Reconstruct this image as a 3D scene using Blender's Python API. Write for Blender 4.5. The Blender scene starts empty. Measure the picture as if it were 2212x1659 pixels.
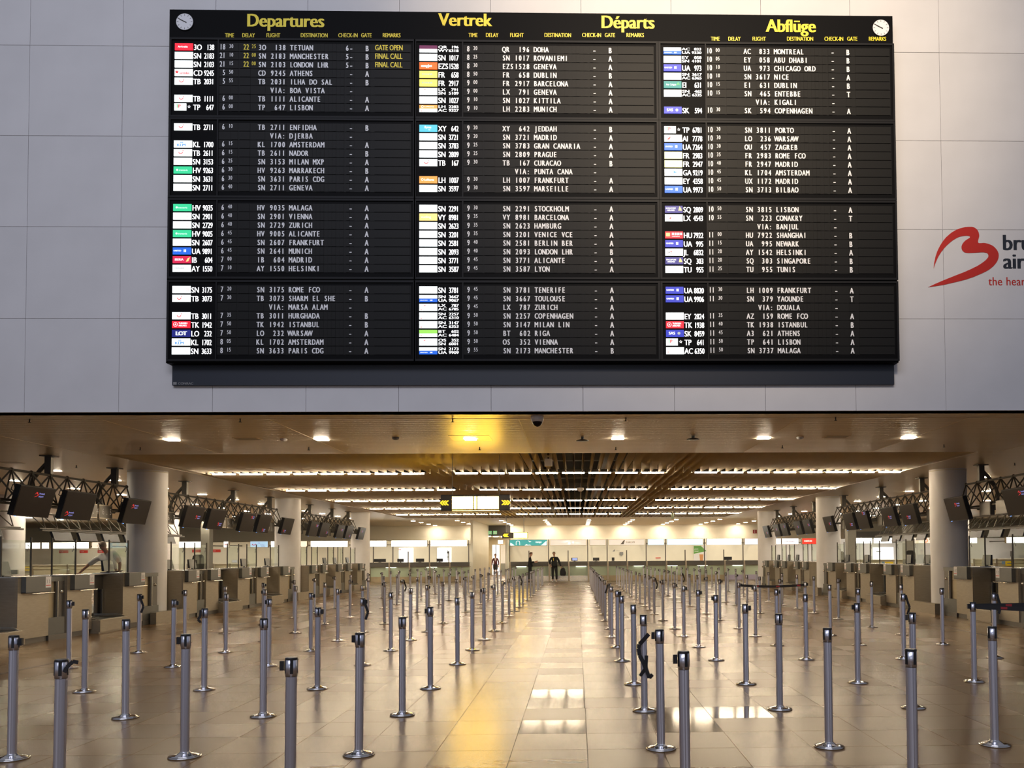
import bpy, bmesh, math, random
from mathutils import Vector, Matrix
random.seed(7)
PI = math.pi
S = bpy.context.scene
COL = S.collection

# ------------------------------------------------------------------ camera
FP = 1815.0                      # focal length in pixels of the 2212 px wide frame
CX, CY = 1289.0, 1139.0          # principal point (shift lens)
EYE = 1.55
_y = Vector((1246 - CX, 1198 - CY, FP)).normalized()
_x = Vector((77000 - CX, 737 - CY, FP)); _x = (_x - _y * _x.dot(_y)).normalized()
_z = _x.cross(_y)
cam_d = bpy.data.cameras.new('camera')
cam_d.sensor_fit = 'HORIZONTAL'; cam_d.sensor_width = 36.0
cam_d.lens = FP * 36.0 / 2212.0
cam_d.shift_x = (1106.0 - CX) / 2212.0
cam_d.shift_y = (CY - 829.5) / 2212.0
cam_d.clip_end = 300
cam = bpy.data.objects.new('camera', cam_d)
# world axes expressed in camera coordinates (x right, y down, z forward) -> Blender camera axes
R = Matrix(((_x[0], -_x[1], -_x[2]), (_y[0], -_y[1], -_y[2]), (_z[0], -_z[1], -_z[2])))
M4 = R.to_4x4(); M4.translation = Vector((0, 0, EYE))
cam.matrix_world = M4
COL.objects.link(cam); S.camera = cam

# ------------------------------------------------------------------ world, exposure, lamps of the atrium
w = bpy.data.worlds.new('World'); S.world = w; w.use_nodes = True
wb = w.node_tree.nodes['Background']
wb.inputs[0].default_value = (0.74, 0.80, 1.0, 1); wb.inputs[1].default_value = 0.27
S.view_settings.view_transform = 'Standard'; S.view_settings.look = 'None'
S.view_settings.gamma = 1.0; S.view_settings.use_curve_mapping = False
S.view_settings.exposure = 0.0
S.cycles.max_bounces = 7; S.cycles.diffuse_bounces = 4; S.cycles.glossy_bounces = 4
S.cycles.transparent_max_bounces = 16; S.cycles.transmission_bounces = 4
S.cycles.sample_clamp_indirect = 6.0
S.cycles.caustics_reflective = False; S.cycles.caustics_refractive = False
S.cycles.use_denoising = True

def lamp(name, kind, loc, rot, energy, color, size=None, sy=None, **k):
    d = bpy.data.lights.new(name, kind); d.energy = energy; d.color = color
    if kind == 'AREA':
        d.size = size
        if sy: d.shape = 'RECTANGLE'; d.size_y = sy
    for a, b in k.items(): setattr(d, a, b)
    o = bpy.data.objects.new(name, d); COL.objects.link(o); o.location = loc; o.rotation_euler = rot
    return o
# warm atrium lamp high up behind the camera, aimed at the wall above the board; daylight roof glazing further back
lamp('atrium_spot', 'SPOT', (2.2, 0.5, 13.5), (math.radians(72), 0, math.radians(-1)), 9000, (1.0, 0.78, 0.52), spot_size=math.radians(52), spot_blend=1.0, shadow_soft_size=0.6)
lamp('roof_glazing', 'AREA', (-4, -3, 15), (math.radians(38), 0, 0), 1500, (0.84, 0.86, 1.0), 16, 6)
lamp('shop_light', 'AREA', (-3, -9, 4.2), (math.radians(88), 0, 0), 120, (0.95, 0.93, 1.0), 9, 2.0)

# ------------------------------------------------------------------ helpers
class MB:
    def __init__(s): s.v = []; s.f = []; s.m = []; s.sm = []; s.mi = 0; s.smooth = False
    def add(s, vs, fs):
        n = len(s.v); s.v += [tuple(p) for p in vs]
        for f in fs: s.f.append(tuple(i + n for i in f)); s.m.append(s.mi); s.sm.append(s.smooth)
        return s
    def box(s, x0, x1, y0, y1, z0, z1):
        return s.add([(x0,y0,z0),(x1,y0,z0),(x1,y1,z0),(x0,y1,z0),(x0,y0,z1),(x1,y0,z1),(x1,y1,z1),(x0,y1,z1)],
                     [(0,3,2,1),(4,5,6,7),(0,1,5,4),(1,2,6,5),(2,3,7,6),(3,0,4,7)])
    def cbox(s, x0, x1, y0, y1, z0, z1, c):      # box with its vertical-facing (y) front rim chamfered
        a = [(x0,y1,z0),(x1,y1,z0),(x1,y1,z1),(x0,y1,z1)]
        b = [(x0,y0+c,z0),(x1,y0+c,z0),(x1,y0+c,z1),(x0,y0+c,z1)]
        d = [(x0+c,y0,z0+c),(x1-c,y0,z0+c),(x1-c,y0,z1-c),(x0+c,y0,z1-c)]
        fs = [(8,9,10,11),(1,0,3,2)]
        for k in range(4):
            q = (k+1) % 4
            fs += [(4+k,4+q,8+q,8+k),(k,q,4+q,4+k)]
        return s.add(a+b+d, fs)
    def tbox(s, x0, x1, y0, y1, z0, z1, c):      # tile: top rim chamfered
        a = [(x0,y0,z0),(x1,y0,z0),(x1,y1,z0),(x0,y1,z0)]
        b = [(x0,y0,z1-c),(x1,y0,z1-c),(x1,y1,z1-c),(x0,y1,z1-c)]
        d = [(x0+c,y0+c,z1),(x1-c,y0+c,z1),(x1-c,y1-c,z1),(x0+c,y1-c,z1)]
        fs = [(8,9,10,11)]
        for k in range(4):
            q = (k+1) % 4
            fs += [(4+k,4+q,8+q,8+k),(k,q,4+q,4+k)]
        return s.add(a+b+d, fs)
    def hexa(s, p):                               # eight corners, bottom ring then top ring
        return s.add(p, [(0,3,2,1),(4,5,6,7),(0,1,5,4),(1,2,6,5),(2,3,7,6),(3,0,4,7)])
    def cyl(s, a, b, r, n=8, r2=None, caps=True):
        a = Vector(a); b = Vector(b); d = (b-a).normalized(); r2 = r if r2 is None else r2
        u = d.orthogonal().normalized(); v = d.cross(u); vs = []
        for P, q in ((a, r), (b, r2)):
            for k in range(n):
                t = 2*PI*k/n; vs.append(P + (u*math.cos(t) + v*math.sin(t))*q)
        fs = [(k, (k+1) % n, n+(k+1) % n, n+k) for k in range(n)]
        if caps: fs += [tuple(range(n))[::-1], tuple(range(n, 2*n))]
        return s.add(vs, fs)
    def lathe(s, prof, n=20, c=(0,0,0), caps=True):
        vs = []
        for r, z in prof:
            for k in range(n):
                t = 2*PI*k/n; vs.append((c[0]+r*math.cos(t), c[1]+r*math.sin(t), c[2]+z))
        fs = []
        for i in range(len(prof)-1):
            for k in range(n):
                q = (k+1) % n; fs.append((i*n+k, i*n+q, (i+1)*n+q, (i+1)*n+k))
        if caps: fs += [tuple(range(n))[::-1], tuple((len(prof)-1)*n+k for k in range(n))]
        return s.add(vs, fs)
    def tube(s, pts, r, n=8):
        pts = [Vector(p) for p in pts]; rings = []
        for i, P in enumerate(pts):
            d = (pts[min(i+1, len(pts)-1)] - pts[max(i-1, 0)]).normalized()
            u = d.cross(Vector((0.13, 0.2, 0.97))).normalized(); v = d.cross(u)
            rings.append([P + (u*math.cos(2*PI*k/n) + v*math.sin(2*PI*k/n))*r for k in range(n)])
        vs = [p for r_ in rings for p in r_]; fs = []
        for i in range(len(pts)-1):
            for k in range(n):
                q = (k+1) % n; fs.append((i*n+k, i*n+q, (i+1)*n+q, (i+1)*n+k))
        fs += [tuple(range(n))[::-1], tuple((len(pts)-1)*n+k for k in range(n))]
        return s.add(vs, fs)
    def strip(s, pts, wd, th):                    # flat ribbon: pts, width vector, thickness vector
        wd = Vector(wd)/2; th = Vector(th)/2; vs = []
        for p in pts:
            p = Vector(p); vs += [p-wd-th, p+wd-th, p+wd+th, p-wd+th]
        fs = [(0,1,2,3)[::-1], tuple(len(vs)-4+k for k in range(4))]
        for i in range(len(pts)-1):
            for k in range(4):
                q = (k+1) % 4; fs.append((i*4+k, i*4+q, (i+1)*4+q, (i+1)*4+k))
        return s.add(vs, fs)
    def prism(s, poly, y0, y1):                   # polygon in x,z extruded along y (y0 = front)
        n = len(poly)
        vs = [(x, y0, z) for x, z in poly] + [(x, y1, z) for x, z in poly]
        return s.add(vs, [tuple(range(n)), tuple(range(n, 2*n))[::-1]] + [(k, n+k, n+(k+1) % n, (k+1) % n) for k in range(n)])
    def mesh(s, name, mats):
        me = bpy.data.meshes.new(name); me.from_pydata(s.v, [], s.f)
        if not isinstance(mats, (list, tuple)): mats = [mats]
        for m in mats: me.materials.append(m)
        if any(s.m): me.polygons.foreach_set('material_index', s.m)
        if any(s.sm): me.polygons.foreach_set('use_smooth', s.sm)
        me.update(); return me
    def build(s, name, mats, parent=None, loc=None):
        return link(name, s.mesh(name, mats), parent, loc)

def link(name, me, parent=None, loc=None):
    o = bpy.data.objects.new(name, me); COL.objects.link(o)
    if parent: o.parent = parent
    if loc: o.location = loc
    return o
def tag(o, label, cat, group=None, kind=None):
    o['label'] = label; o['category'] = cat
    if group: o['group'] = group
    if kind: o['kind'] = kind
    return o
def thing(name, label, cat, loc=(0,0,0), rz=0, group=None):
    o = bpy.data.objects.new(name, None); o.empty_display_size = 0.1; COL.objects.link(o)
    o.location = loc; o.rotation_euler = (0, 0, rz)
    return tag(o, label, cat, group)
def struct(o): o['kind'] = 'structure'; return o
def sempty(name):
    o = bpy.data.objects.new(name, None); COL.objects.link(o); o['kind'] = 'structure'; return o
KIDS = {}
def copy_tree(o, loc, rz=None, label=None, group=None, skip=()):
    r = o.copy(); COL.objects.link(r); r.location = loc
    if rz is not None: r.rotation_euler = (0, 0, rz)
    if label: r['label'] = label
    if group: r['group'] = group
    for ch in KIDS.setdefault(o.name, list(o.children)):
        if ch.name.split('.')[0] in skip: continue
        c = ch.copy(); COL.objects.link(c); c.parent = r
        for g in KIDS.setdefault(ch.name, list(ch.children)):
            d = g.copy(); COL.objects.link(d); d.parent = c
    return r

ORD = ['first','second','third','fourth','fifth','sixth','seventh','eighth','ninth','tenth','eleventh','twelfth','thirteenth','fourteenth','fifteenth','sixteenth','seventeenth','eighteenth','nineteenth','twentieth','twenty-first','twenty-second','twenty-third','twenty-fourth','twenty-fifth','twenty-sixth','twenty-seventh','twenty-eighth','twenty-ninth','thirtieth']

# ------------------------------------------------------------------ materials
def pm(name, col, rough=0.5, metal=0.0, emit=None, es=0.0, var=0.0, vs=8.0, bump=0.0, bs=60.0, coat=0.0, spec=0.5, stretch=None):
    m = bpy.data.materials.new(name); m.use_nodes = True; nt = m.node_tree; N = nt.nodes; L = nt.links
    b = N['Principled BSDF']
    b.inputs['Base Color'].default_value = (*col, 1); b.inputs['Roughness'].default_value = rough
    b.inputs['Metallic'].default_value = metal; b.inputs['Specular IOR Level'].default_value = spec
    b.inputs['Coat Weight'].default_value = coat
    if emit: b.inputs['Emission Color'].default_value = (*emit, 1); b.inputs['Emission Strength'].default_value = es
    if var or bump:
        tc = N.new('ShaderNodeTexCoord'); mp = N.new('ShaderNodeMapping'); L.new(tc.outputs['Object'], mp.inputs[0])
        if stretch: mp.inputs['Scale'].default_value = stretch
        if var:
            n = N.new('ShaderNodeTexNoise'); n.inputs['Scale'].default_value = vs; n.inputs['Detail'].default_value = 4
            L.new(mp.outputs[0], n.inputs['Vector'])
            r = N.new('ShaderNodeMapRange'); r.inputs['From Min'].default_value = 0.3; r.inputs['From Max'].default_value = 0.7
            r.inputs['To Min'].default_value = 1-var; r.inputs['To Max'].default_value = 1+var*0.6
            L.new(n.outputs['Fac'], r.inputs['Value'])
            mx = N.new('ShaderNodeVectorMath'); mx.operation = 'SCALE'; mx.inputs[0].default_value = col
            L.new(r.outputs[0], mx.inputs['Scale']); L.new(mx.outputs[0], b.inputs['Base Color'])
        if bump:
            n2 = N.new('ShaderNodeTexNoise'); n2.inputs['Scale'].default_value = bs; n2.inputs['Detail'].default_value = 3
            L.new(mp.outputs[0], n2.inputs['Vector'])
            bp = N.new('ShaderNodeBump'); bp.inputs['Strength'].default_value = bump; bp.inputs['Distance'].default_value = 0.004
            L.new(n2.outputs['Fac'], bp.inputs['Height']); L.new(bp.outputs[0], b.inputs['Normal'])
    return m
def em(name, col, s):
    m = pm(name, tuple(min(0.8, c) for c in col), 0.5, emit=col, es=s); return m
def glassm(name, tint, refl=0.10, rough=0.02, dif=0.0):
    m = bpy.data.materials.new(name); m.use_nodes = True; nt = m.node_tree; N = nt.nodes; L = nt.links
    N.remove(N['Principled BSDF']); out = N['Material Output']
    t = N.new('ShaderNodeBsdfTransparent'); t.inputs[0].default_value = (*tint, 1)
    g = N.new('ShaderNodeBsdfGlossy'); g.inputs['Roughness'].default_value = rough; g.inputs[0].default_value = (0.95, 1, 0.97, 1)
    fc = N.new('ShaderNodeLayerWeight'); fc.inputs[0].default_value = 0.5
    pw = N.new('ShaderNodeMath'); pw.operation = 'POWER'; pw.inputs[1].default_value = 4.0; L.new(fc.outputs['Facing'], pw.inputs[0])
    lw = N.new('ShaderNodeMath'); lw.operation = 'MULTIPLY_ADD'; lw.inputs[1].default_value = 0.6; lw.inputs[2].default_value = 0.03; L.new(pw.outputs[0], lw.inputs[0])
    mx = N.new('ShaderNodeMixShader'); L.new(lw.outputs[0], mx.inputs[0]); L.new(t.outputs[0], mx.inputs[1]); L.new(g.outputs[0], mx.inputs[2])
    if dif:
        d = N.new('ShaderNodeBsdfDiffuse'); d.inputs[0].default_value = (0.75, 0.85, 0.78, 1)
        m2 = N.new('ShaderNodeMixShader'); m2.inputs[0].default_value = dif
        L.new(mx.outputs[0], m2.inputs[1]); L.new(d.outputs[0], m2.inputs[2]); L.new(m2.outputs[0], out.inputs[0])
    else: L.new(mx.outputs[0], out.inputs[0])
    return m

# stone floor: travertine with streaks, gloss
def stone(name, col, rough, streak=0.07):
    m = bpy.data.materials.new(name); m.use_nodes = True; nt = m.node_tree; N = nt.nodes; L = nt.links
    b = N['Principled BSDF']
    geo = N.new('ShaderNodeNewGeometry'); mp = N.new('ShaderNodeMapping'); mp.inputs['Scale'].default_value = (1.3, 6.0, 1)
    L.new(geo.outputs['Position'], mp.inputs[0])
    n = N.new('ShaderNodeTexNoise'); n.inputs['Scale'].default_value = 2.2; n.inputs['Detail'].default_value = 6; n.inputs['Roughness'].default_value = 0.6
    L.new(mp.outputs[0], n.inputs['Vector'])
    # a slightly different tone for each tile
    sp = N.new('ShaderNodeVectorMath'); sp.operation = 'SUBTRACT'; sp.inputs[1].default_value = (0.076, 6.14, 0); L.new(geo.outputs['Position'], sp.inputs[0])
    dv = N.new('ShaderNodeVectorMath'); dv.operation = 'DIVIDE'; dv.inputs[1].default_value = (0.597, 0.6, 1); L.new(sp.outputs[0], dv.inputs[0])
    fl = N.new('ShaderNodeVectorMath'); fl.operation = 'FLOOR'; L.new(dv.outputs[0], fl.inputs[0])
    wn = N.new('ShaderNodeTexWhiteNoise'); wn.noise_dimensions = '2D'; L.new(fl.outputs[0], wn.inputs['Vector'])
    a = N.new('ShaderNodeMath'); a.operation = 'MULTIPLY_ADD'; a.inputs[1].default_value = streak*2; a.inputs[2].default_value = 1-streak; L.new(n.outputs['Fac'], a.inputs[0])
    c = N.new('ShaderNodeMath'); c.operation = 'MULTIPLY_ADD'; c.inputs[1].default_value = 0.14; c.inputs[2].default_value = 0.93; L.new(wn.outputs['Value'], c.inputs[0])
    mu = N.new('ShaderNodeMath'); mu.operation = 'MULTIPLY'; L.new(a.outputs[0], mu.inputs[0]); L.new(c.outputs[0], mu.inputs[1])
    sc = N.new('ShaderNodeVectorMath'); sc.operation = 'SCALE'; sc.inputs[0].default_value = col; L.new(mu.outputs[0], sc.inputs['Scale'])
    L.new(sc.outputs[0], b.inputs['Base Color'])
    rr = N.new('ShaderNodeMapRange'); rr.inputs['To Min'].default_value = rough*0.94; rr.inputs['To Max'].default_value = rough*1.06
    L.new(wn.outputs['Value'], rr.inputs['Value']); L.new(rr.outputs[0], b.inputs['Roughness'])
    b.inputs['Specular IOR Level'].default_value = 0.30
    return m

M = {}
M['floor'] = stone('travertine', (0.150, 0.086, 0.036), 0.27)
M['floor_dark'] = stone('polished_tile', (0.15, 0.105, 0.06), 0.09)
M['joint'] = pm('joint_grout', (0.10, 0.07, 0.045), 0.7)
M['track'] = pm('floor_track_metal', (0.11, 0.09, 0.08), 0.35, 0.6)
M['wallp'] = pm('wall_panel_paint', (0.62, 0.61, 0.61), 0.55, var=0.05, vs=1.3, bump=0.15, bs=90)
M['wallback'] = pm('wall_backing', (0.35, 0.34, 0.35), 0.8)
M['cream'] = pm('cream_paint', (0.76, 0.72, 0.60), 0.55, var=0.03, vs=2)
M['white'] = pm('white_plaster', (0.78, 0.775, 0.78), 0.5, var=0.03, vs=3)
M['greywall'] = pm('grey_pillar_paint', (0.20, 0.20, 0.175), 0.6, var=0.06)
M['black'] = pm('void_black', (0.006, 0.006, 0.006), 0.9)
M['slat'] = pm('slat_lacquer', (0.86, 0.75, 0.56), 0.5, var=0.04, vs=3)
M['darkmetal'] = pm('dark_metal', (0.045, 0.042, 0.038), 0.4, 0.5)
M['trussm'] = pm('truss_paint', (0.075, 0.066, 0.052), 0.42, 0.4)
M['chrome'] = pm('brushed_chrome', (0.70, 0.71, 0.80), 0.30, 0.9)
M['chromeb'] = pm('polished_base', (0.62, 0.61, 0.60), 0.10, 1.0)
M['blackp'] = pm('black_plastic', (0.012, 0.012, 0.014), 0.35)
M['belt'] = pm('belt_webbing', (0.012, 0.011, 0.012), 0.7, bump=0.4, bs=300)
M['beltred'] = pm('belt_red_print', (0.30, 0.02, 0.025), 0.7)
M['steel'] = pm('brushed_steel', (0.36, 0.31, 0.235), 0.36, 0.55, var=0.08, vs=6, stretch=(1, 1, 6))
M['steell'] = pm('bright_steel_edge', (0.62, 0.60, 0.54), 0.22, 0.9)
M['steeld'] = pm('dark_steel', (0.115, 0.105, 0.09), 0.4, 0.5)
M['boxg'] = pm('grey_laminate', (0.10, 0.10, 0.088), 0.42, var=0.05)
M['beltrub'] = pm('conveyor_rubber', (0.055, 0.055, 0.045), 0.6)
M['panelt'] = pm('tan_panel', (0.40, 0.33, 0.21), 0.4, 0.25, var=0.08, vs=3)
M['screen'] = pm('screen_glass', (0.016, 0.010, 0.009), 0.3, spec=0.15)
M['casing'] = pm('screen_casing', (0.004, 0.004, 0.005), 0.4)
M['glass'] = glassm('counter_glass', (0.95, 0.98, 0.955))
M['gglass'] = pm('green_backed_glass', (0.46, 0.56, 0.42), 0.15, spec=0.6)
M['deskc'] = pm('cream_laminate', (0.55, 0.52, 0.37), 0.45, var=0.03)
M['worktop'] = pm('counter_band', (0.095, 0.09, 0.08), 0.4, var=0.06)
M['red'] = pm('signal_red', (0.62, 0.035, 0.02), 0.5)
M['redlogo'] = pm('logo_red_vinyl', (0.46, 0.012, 0.004), 0.5)
M['navy'] = pm('lettering_black', (0.008, 0.012, 0.022), 0.5)
M['yel'] = pm('sticker_yellow', (0.72, 0.55, 0.02), 0.5)
M['blue'] = pm('sticker_blue', (0.16, 0.27, 0.42), 0.5)
M['paper'] = pm('paper_white', (0.72, 0.70, 0.70), 0.6)
M['inkgrey'] = pm('ink_grey', (0.22, 0.22, 0.22), 0.6)
M['chair'] = pm('chair_fabric', (0.012, 0.013, 0.014), 0.75)
LW = (1.0, 0.80, 0.55)
M['tube'] = em('lamp_tube', LW, 110.0)
M['down'] = em('downlight_glow', (1.0, 0.84, 0.62), 290.0)
M['lbox'] = em('lightbox_white', (1.0, 0.97, 0.86), 5.0)
M['lboxb'] = em('lightbox_blue', (0.50, 0.84, 1.0), 1.5)
M['lboxg'] = em('lightbox_grey', (0.80, 0.72, 0.60), 0.75)
M['lboxl'] = em('lightbox_lilac', (0.92, 0.88, 0.98), 1.0)
M['lboxt'] = em('lightbox_teal', (0.06, 0.40, 0.40), 0.7)
M['poster'] = em('lit_poster', (1.0, 0.99, 0.97), 1.2)
M['ysign'] = em('sign_yellow_lit', (1.0, 0.60, 0.06), 34.0)
M['yarrow'] = em('sign_arrow_yellow', (1.0, 0.62, 0.02), 2.2)
M['led'] = em('led_white', (0.85, 0.88, 1.0), 9.0)
M['blueled'] = em('led_blue', (0.15, 0.35, 1.0), 3.0)
M['lcdw'] = em('display_white', (0.93, 1.0, 0.98), 1.0)
M['lcdt'] = em('display_letters', (1.0, 1.0, 1.0), 0.95)
M['scrred'] = em('screen_logo_red', (0.55, 0.012, 0.02), 0.8)
M['scrblu'] = em('screen_logo_blue', (0.30, 0.33, 1.0), 0.85)
M['exitg'] = em('exit_green', (0.15, 0.45, 0.22), 0.6)
M['flapw'] = pm('flap_print_white', (0.88, 0.88, 0.88), 0.5)
M['yelp'] = pm('caption_yellow', (0.90, 0.72, 0.03), 0.45)
M['board'] = pm('board_black', (0.003, 0.003, 0.0035), 0.55, spec=0.07)
M['boardf'] = pm('board_frame', (0.010, 0.010, 0.011), 0.5, spec=0.15)
M['flap'] = pm('flap_grey', (0.009, 0.0088, 0.0083), 0.5, spec=0.15)
M['skin'] = pm('skin', (0.55, 0.32, 0.22), 0.5)
# planked metal ceiling
def ceilmat():
    m = pm('ceiling_planks', (0.76, 0.67, 0.52), 0.36, 0.15); nt = m.node_tree; N = nt.nodes; L = nt.links; b = N['Principled BSDF']
    geo = N.new('ShaderNodeNewGeometry'); wv = N.new('ShaderNodeTexWave'); wv.bands_direction = 'Y'; wv.wave_type = 'BANDS'
    wv.inputs['Scale'].default_value = 1.6; wv.inputs['Distortion'].default_value = 0.0
    mp = N.new('ShaderNodeMapping'); L.new(geo.outputs['Position'], mp.inputs[0]); L.new(mp.outputs[0], wv.inputs[0])
    n = N.new('ShaderNodeTexNoise'); n.inputs['Scale'].default_value = 1.0; mp2 = N.new('ShaderNodeMapping'); mp2.inputs['Scale'].default_value = (0.15, 6, 1)
    L.new(geo.outputs['Position'], mp2.inputs[0]); L.new(mp2.outputs[0], n.inputs['Vector'])
    ad = N.new('ShaderNodeMath'); ad.operation = 'ADD'; L.new(wv.outputs['Fac'], ad.inputs[0]); L.new(n.outputs['Fac'], ad.inputs[1])
    bp = N.new('ShaderNodeBump'); bp.inputs['Strength'].default_value = 0.25; bp.inputs['Distance'].default_value = 0.01
    L.new(ad.outputs[0], bp.inputs['Height']); L.new(bp.outputs[0], b.inputs['Normal'])
    return m
M['ceil'] = ceilmat()

# ------------------------------------------------------------------ lettering: glyph meshes cut from the built-in font
GL = {}
def load_glyphs():
    chars = 'ABCDEFGHIJKLMNOPQRSTUVWXYZabcdefghijklmnopqrstuvwxyz0123456789:-./éüB'
    obs = []
    for c in dict.fromkeys(chars):
        for s in (c, '|' + c + '|'):
            cu = bpy.data.curves.new('g', 'FONT'); cu.body = s; cu.size = 1; cu.resolution_u = 3
            if len(s) == 1: cu.fill_mode = 'BOTH'
            o = bpy.data.objects.new('g', cu); COL.objects.link(o); obs.append((c, s, o))
    cu = bpy.data.curves.new('g', 'FONT'); cu.body = '||'; cu.size = 1; o = bpy.data.objects.new('g', cu); COL.objects.link(o); obs.append(('||', '||', o))
    bpy.context.view_layer.update(); dg = bpy.context.evaluated_depsgraph_get(); W = {}
    for c, s, o in obs:
        me = o.evaluated_get(dg).to_mesh()
        xs = [v.co.x for v in me.vertices]
        if len(s) == 1: GL[c] = [[(v.co.x, v.co.y) for v in me.vertices], [tuple(p.vertices) for p in me.polygons], 0, min(xs, default=0), max(xs, default=0)]
        else: W[c] = max(xs) - min(xs)
        o.evaluated_get(dg).to_mesh_clear()
    for c in GL: GL[c][2] = W[c] - W['||']
    for c, s, o in obs:
        cu = o.data; bpy.data.objects.remove(o); bpy.data.curves.remove(cu)
load_glyphs()
CAP = max(y for x, y in GL['H'][0])
def text(mb, s, x, z, h, y=0.0, sx=0.8, pitch=None, align='L', bold=0.0, space=0.0, ax=None):
    """flat letters in the x-z plane facing -y; h = cap height"""
    k = h / CAP
    if pitch: wdt = pitch*len(s)
    else: wdt = sum((GL[c][2] if c != ' ' else 0.3)*k*sx + space for c in s)
    if align == 'C': x -= wdt/2
    if align == 'R': x -= wdt
    for c in s:
        adv = pitch if pitch else (GL[c][2] if c != ' ' else 0.3)*k*sx + space
        if c != ' ':
            vs, fs, a, x0, x1 = GL[c]
            off = x + (pitch - (x1+x0)*k*sx)/2 if pitch else x
            for dx in ((0,) if (not bold or ax) else (-bold/2, bold/2)):
                if ax: mb.add([ax(off+dx+px*k*sx, z+py*k) for px, py in vs], fs)
                else: mb.add([(off+dx+px*k*sx, y-(0.0006 if dx > 0 else 0), z+py*k) for px, py in vs], fs)
        x += adv
    return wdt

# ================================================================== THE SETTING
ZC = 3.67            # ceiling
YW = 12.40           # face of the wall that carries the board
# floor: nearest 300 tiles are pieces of their own, the rest one part
floor = struct(MB().box(-46, 46, -14, 75, -0.25, -0.006).build('floor', M['joint']))
TX, TY, TW, TD = 0.076, 6.14, 0.597, 0.600
tile_me = MB().tbox(0.0015, TW-0.0015, 0.0015, TD-0.0015, -0.006, 0.0, 0.0015).mesh('tile', M['floor'])
tile_dk = MB().tbox(0.0015, TW-0.0015, 0.0015, TD-0.0015, -0.006, 0.0, 0.0015).mesh('tile_dark', M['floor_dark'])
DARK = {(-1, 4), (-1, 5), (-1, 2), (1, 2), (1, 3), (2, 3)}
piece = set()
cand = []
for j in range(-1, 30):
    for i in range(-16, 16):
        x = TX + (i+0.5)*TW; y = TY + (j+0.5)*TD
        if -0.78*y < x < 0.58*y: cand.append((y + abs(x)*0.25, i, j))
cand.sort()
for _, i, j in cand[:300]:
    piece.add((i, j))
    o = link('tile', tile_dk if (i, j) in DARK else tile_me, floor, (TX+i*TW, TY+j*TD, 0))
    if (i, j) in DARK: o['label'] = 'darker, more polished stone tile'
mb = MB()
for j in range(-12, 92):
    for i in range(-40, 36):
        if (i, j) in piece: continue
        x = TX+i*TW; y = TY+j*TD
        mb.add([(x+.0015, y+.0015, -0.0005), (x+TW-.0015, y+.0015, -0.0005), (x+TW-.0015, y+TD-.0015, -0.0005), (x+.0015, y+TD-.0015, -0.0005)], [(0,1,2,3)])
o = mb.build('tile_field', M['floor'], floor); o['kind'] = 'stuff'
# beyond the tiled lanes (other side of the desks) one plain sheet
for x0, x1 in ((-46, TX-40*TW), (TX+36*TW, 46)):
    o = MB().box(x0, x1, -14, 75, -0.006, -0.0005).build('floor_margin', M['floor'], floor)
# metal tracks let into the floor along both desk lines
for xt, nm in ((-7.72, 'trim_1'), (7.62, 'trim_2')):
    t = sempty(nm)
    for k in range(12):
        y0 = 7.5 + k*3.6
        MB().box(xt-0.03, xt+0.03, y0, y0+(2.2 if k % 2 else 2.9), -0.004, 0.001).build('track_strip', M['track'], t)

# ceiling: planked soffit around the slatted field
SX0, SX1, SY0, SY1 = -9.72, 8.5, 17.5, 48.1
ceil = sempty('ceiling')
def slab(nm, x0, x1, y0, y1): return MB().box(x0, x1, y0, y1, ZC, ZC+0.35).build(nm, M['ceil'], ceil)
slab('soffit', -46, 46, YW+0.01, SY0)
slab('soffit', -46, SX0, SY0, SY1); slab('soffit', SX1, 46, SY0, SY1); slab('soffit', -46, 46, SY1, 74)
# thin joints across the soffit near the wall
for x in (-20.8,-15.4,-10.0,-7.3,-4.75,-0.9,3.5,6.2,8.9,14.3): MB().box(x-0.006, x+0.006, YW+0.65, SY0-0.02, ZC-0.004, ZC+0.001).build('soffit_joint', M['slat'], ceil)
MB().box(-30, 30, YW+0.63, YW+0.65, ZC-0.005, ZC+0.001).build('soffit_joint', M['slat'], ceil)
# black plenum over the slats
mb = MB()
mb.box(SX0-0.3, SX1+0.3, SY0-0.3, SY1+0.3, 4.85, 4.95)
mb.box(SX0-0.3, SX0, SY0, SY1, ZC+0.35, 4.9); mb.box(SX1, SX1+0.3, SY0, SY1, ZC+0.35, 4.9)
mb.box(SX0, SX1, SY0-0.3, SY0, ZC+0.35, 4.9); mb.box(SX0, SX1, SY1, SY1+0.3, ZC+0.35, 4.9)
mb.build('plenum', M['black'], ceil)
mb = MB()
for y in (19.5, 24.4, 30, 35.6, 41): mb.box(SX0, SX1, y, y+0.3, 4.3, 4.6)
mb.cyl((0.9, SY0, 4.4), (0.9, SY1, 4.4), 0.16); mb.cyl((-2.4, SY0, 4.5), (-2.4, SY1, 4.5), 0.2)
mb.build('duct', M['greywall'], ceil)
# slats: six bays between the lamp rows
ROWS = [21.75, 27.25, 32.7, 38.2, 43.75]
bays = []; y = SY0
for r in ROWS: bays.append((y, r-0.07)); y = r+0.07
bays.append((y, SY1))
NS = 82; PX = (SX1-SX0)/(NS+1)
for bi, (a, b) in enumerate(bays):
    if bi < 3:
        me = MB().tbox(-0.016, 0.016, a, b, ZC, ZC+0.30, 0.001).mesh('slat', M['slat'])
        for k in range(NS): link('slat', me, ceil, (SX0+PX*(k+1), 0, 0))
    else:
        mb = MB()
        for k in range(NS): mb.box(SX0+PX*(k+1)-0.016, SX0+PX*(k+1)+0.016, a, b, ZC, ZC+0.30)
        o = mb.build('slat_bay', M['slat'], ceil); o['kind'] = 'stuff'

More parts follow.
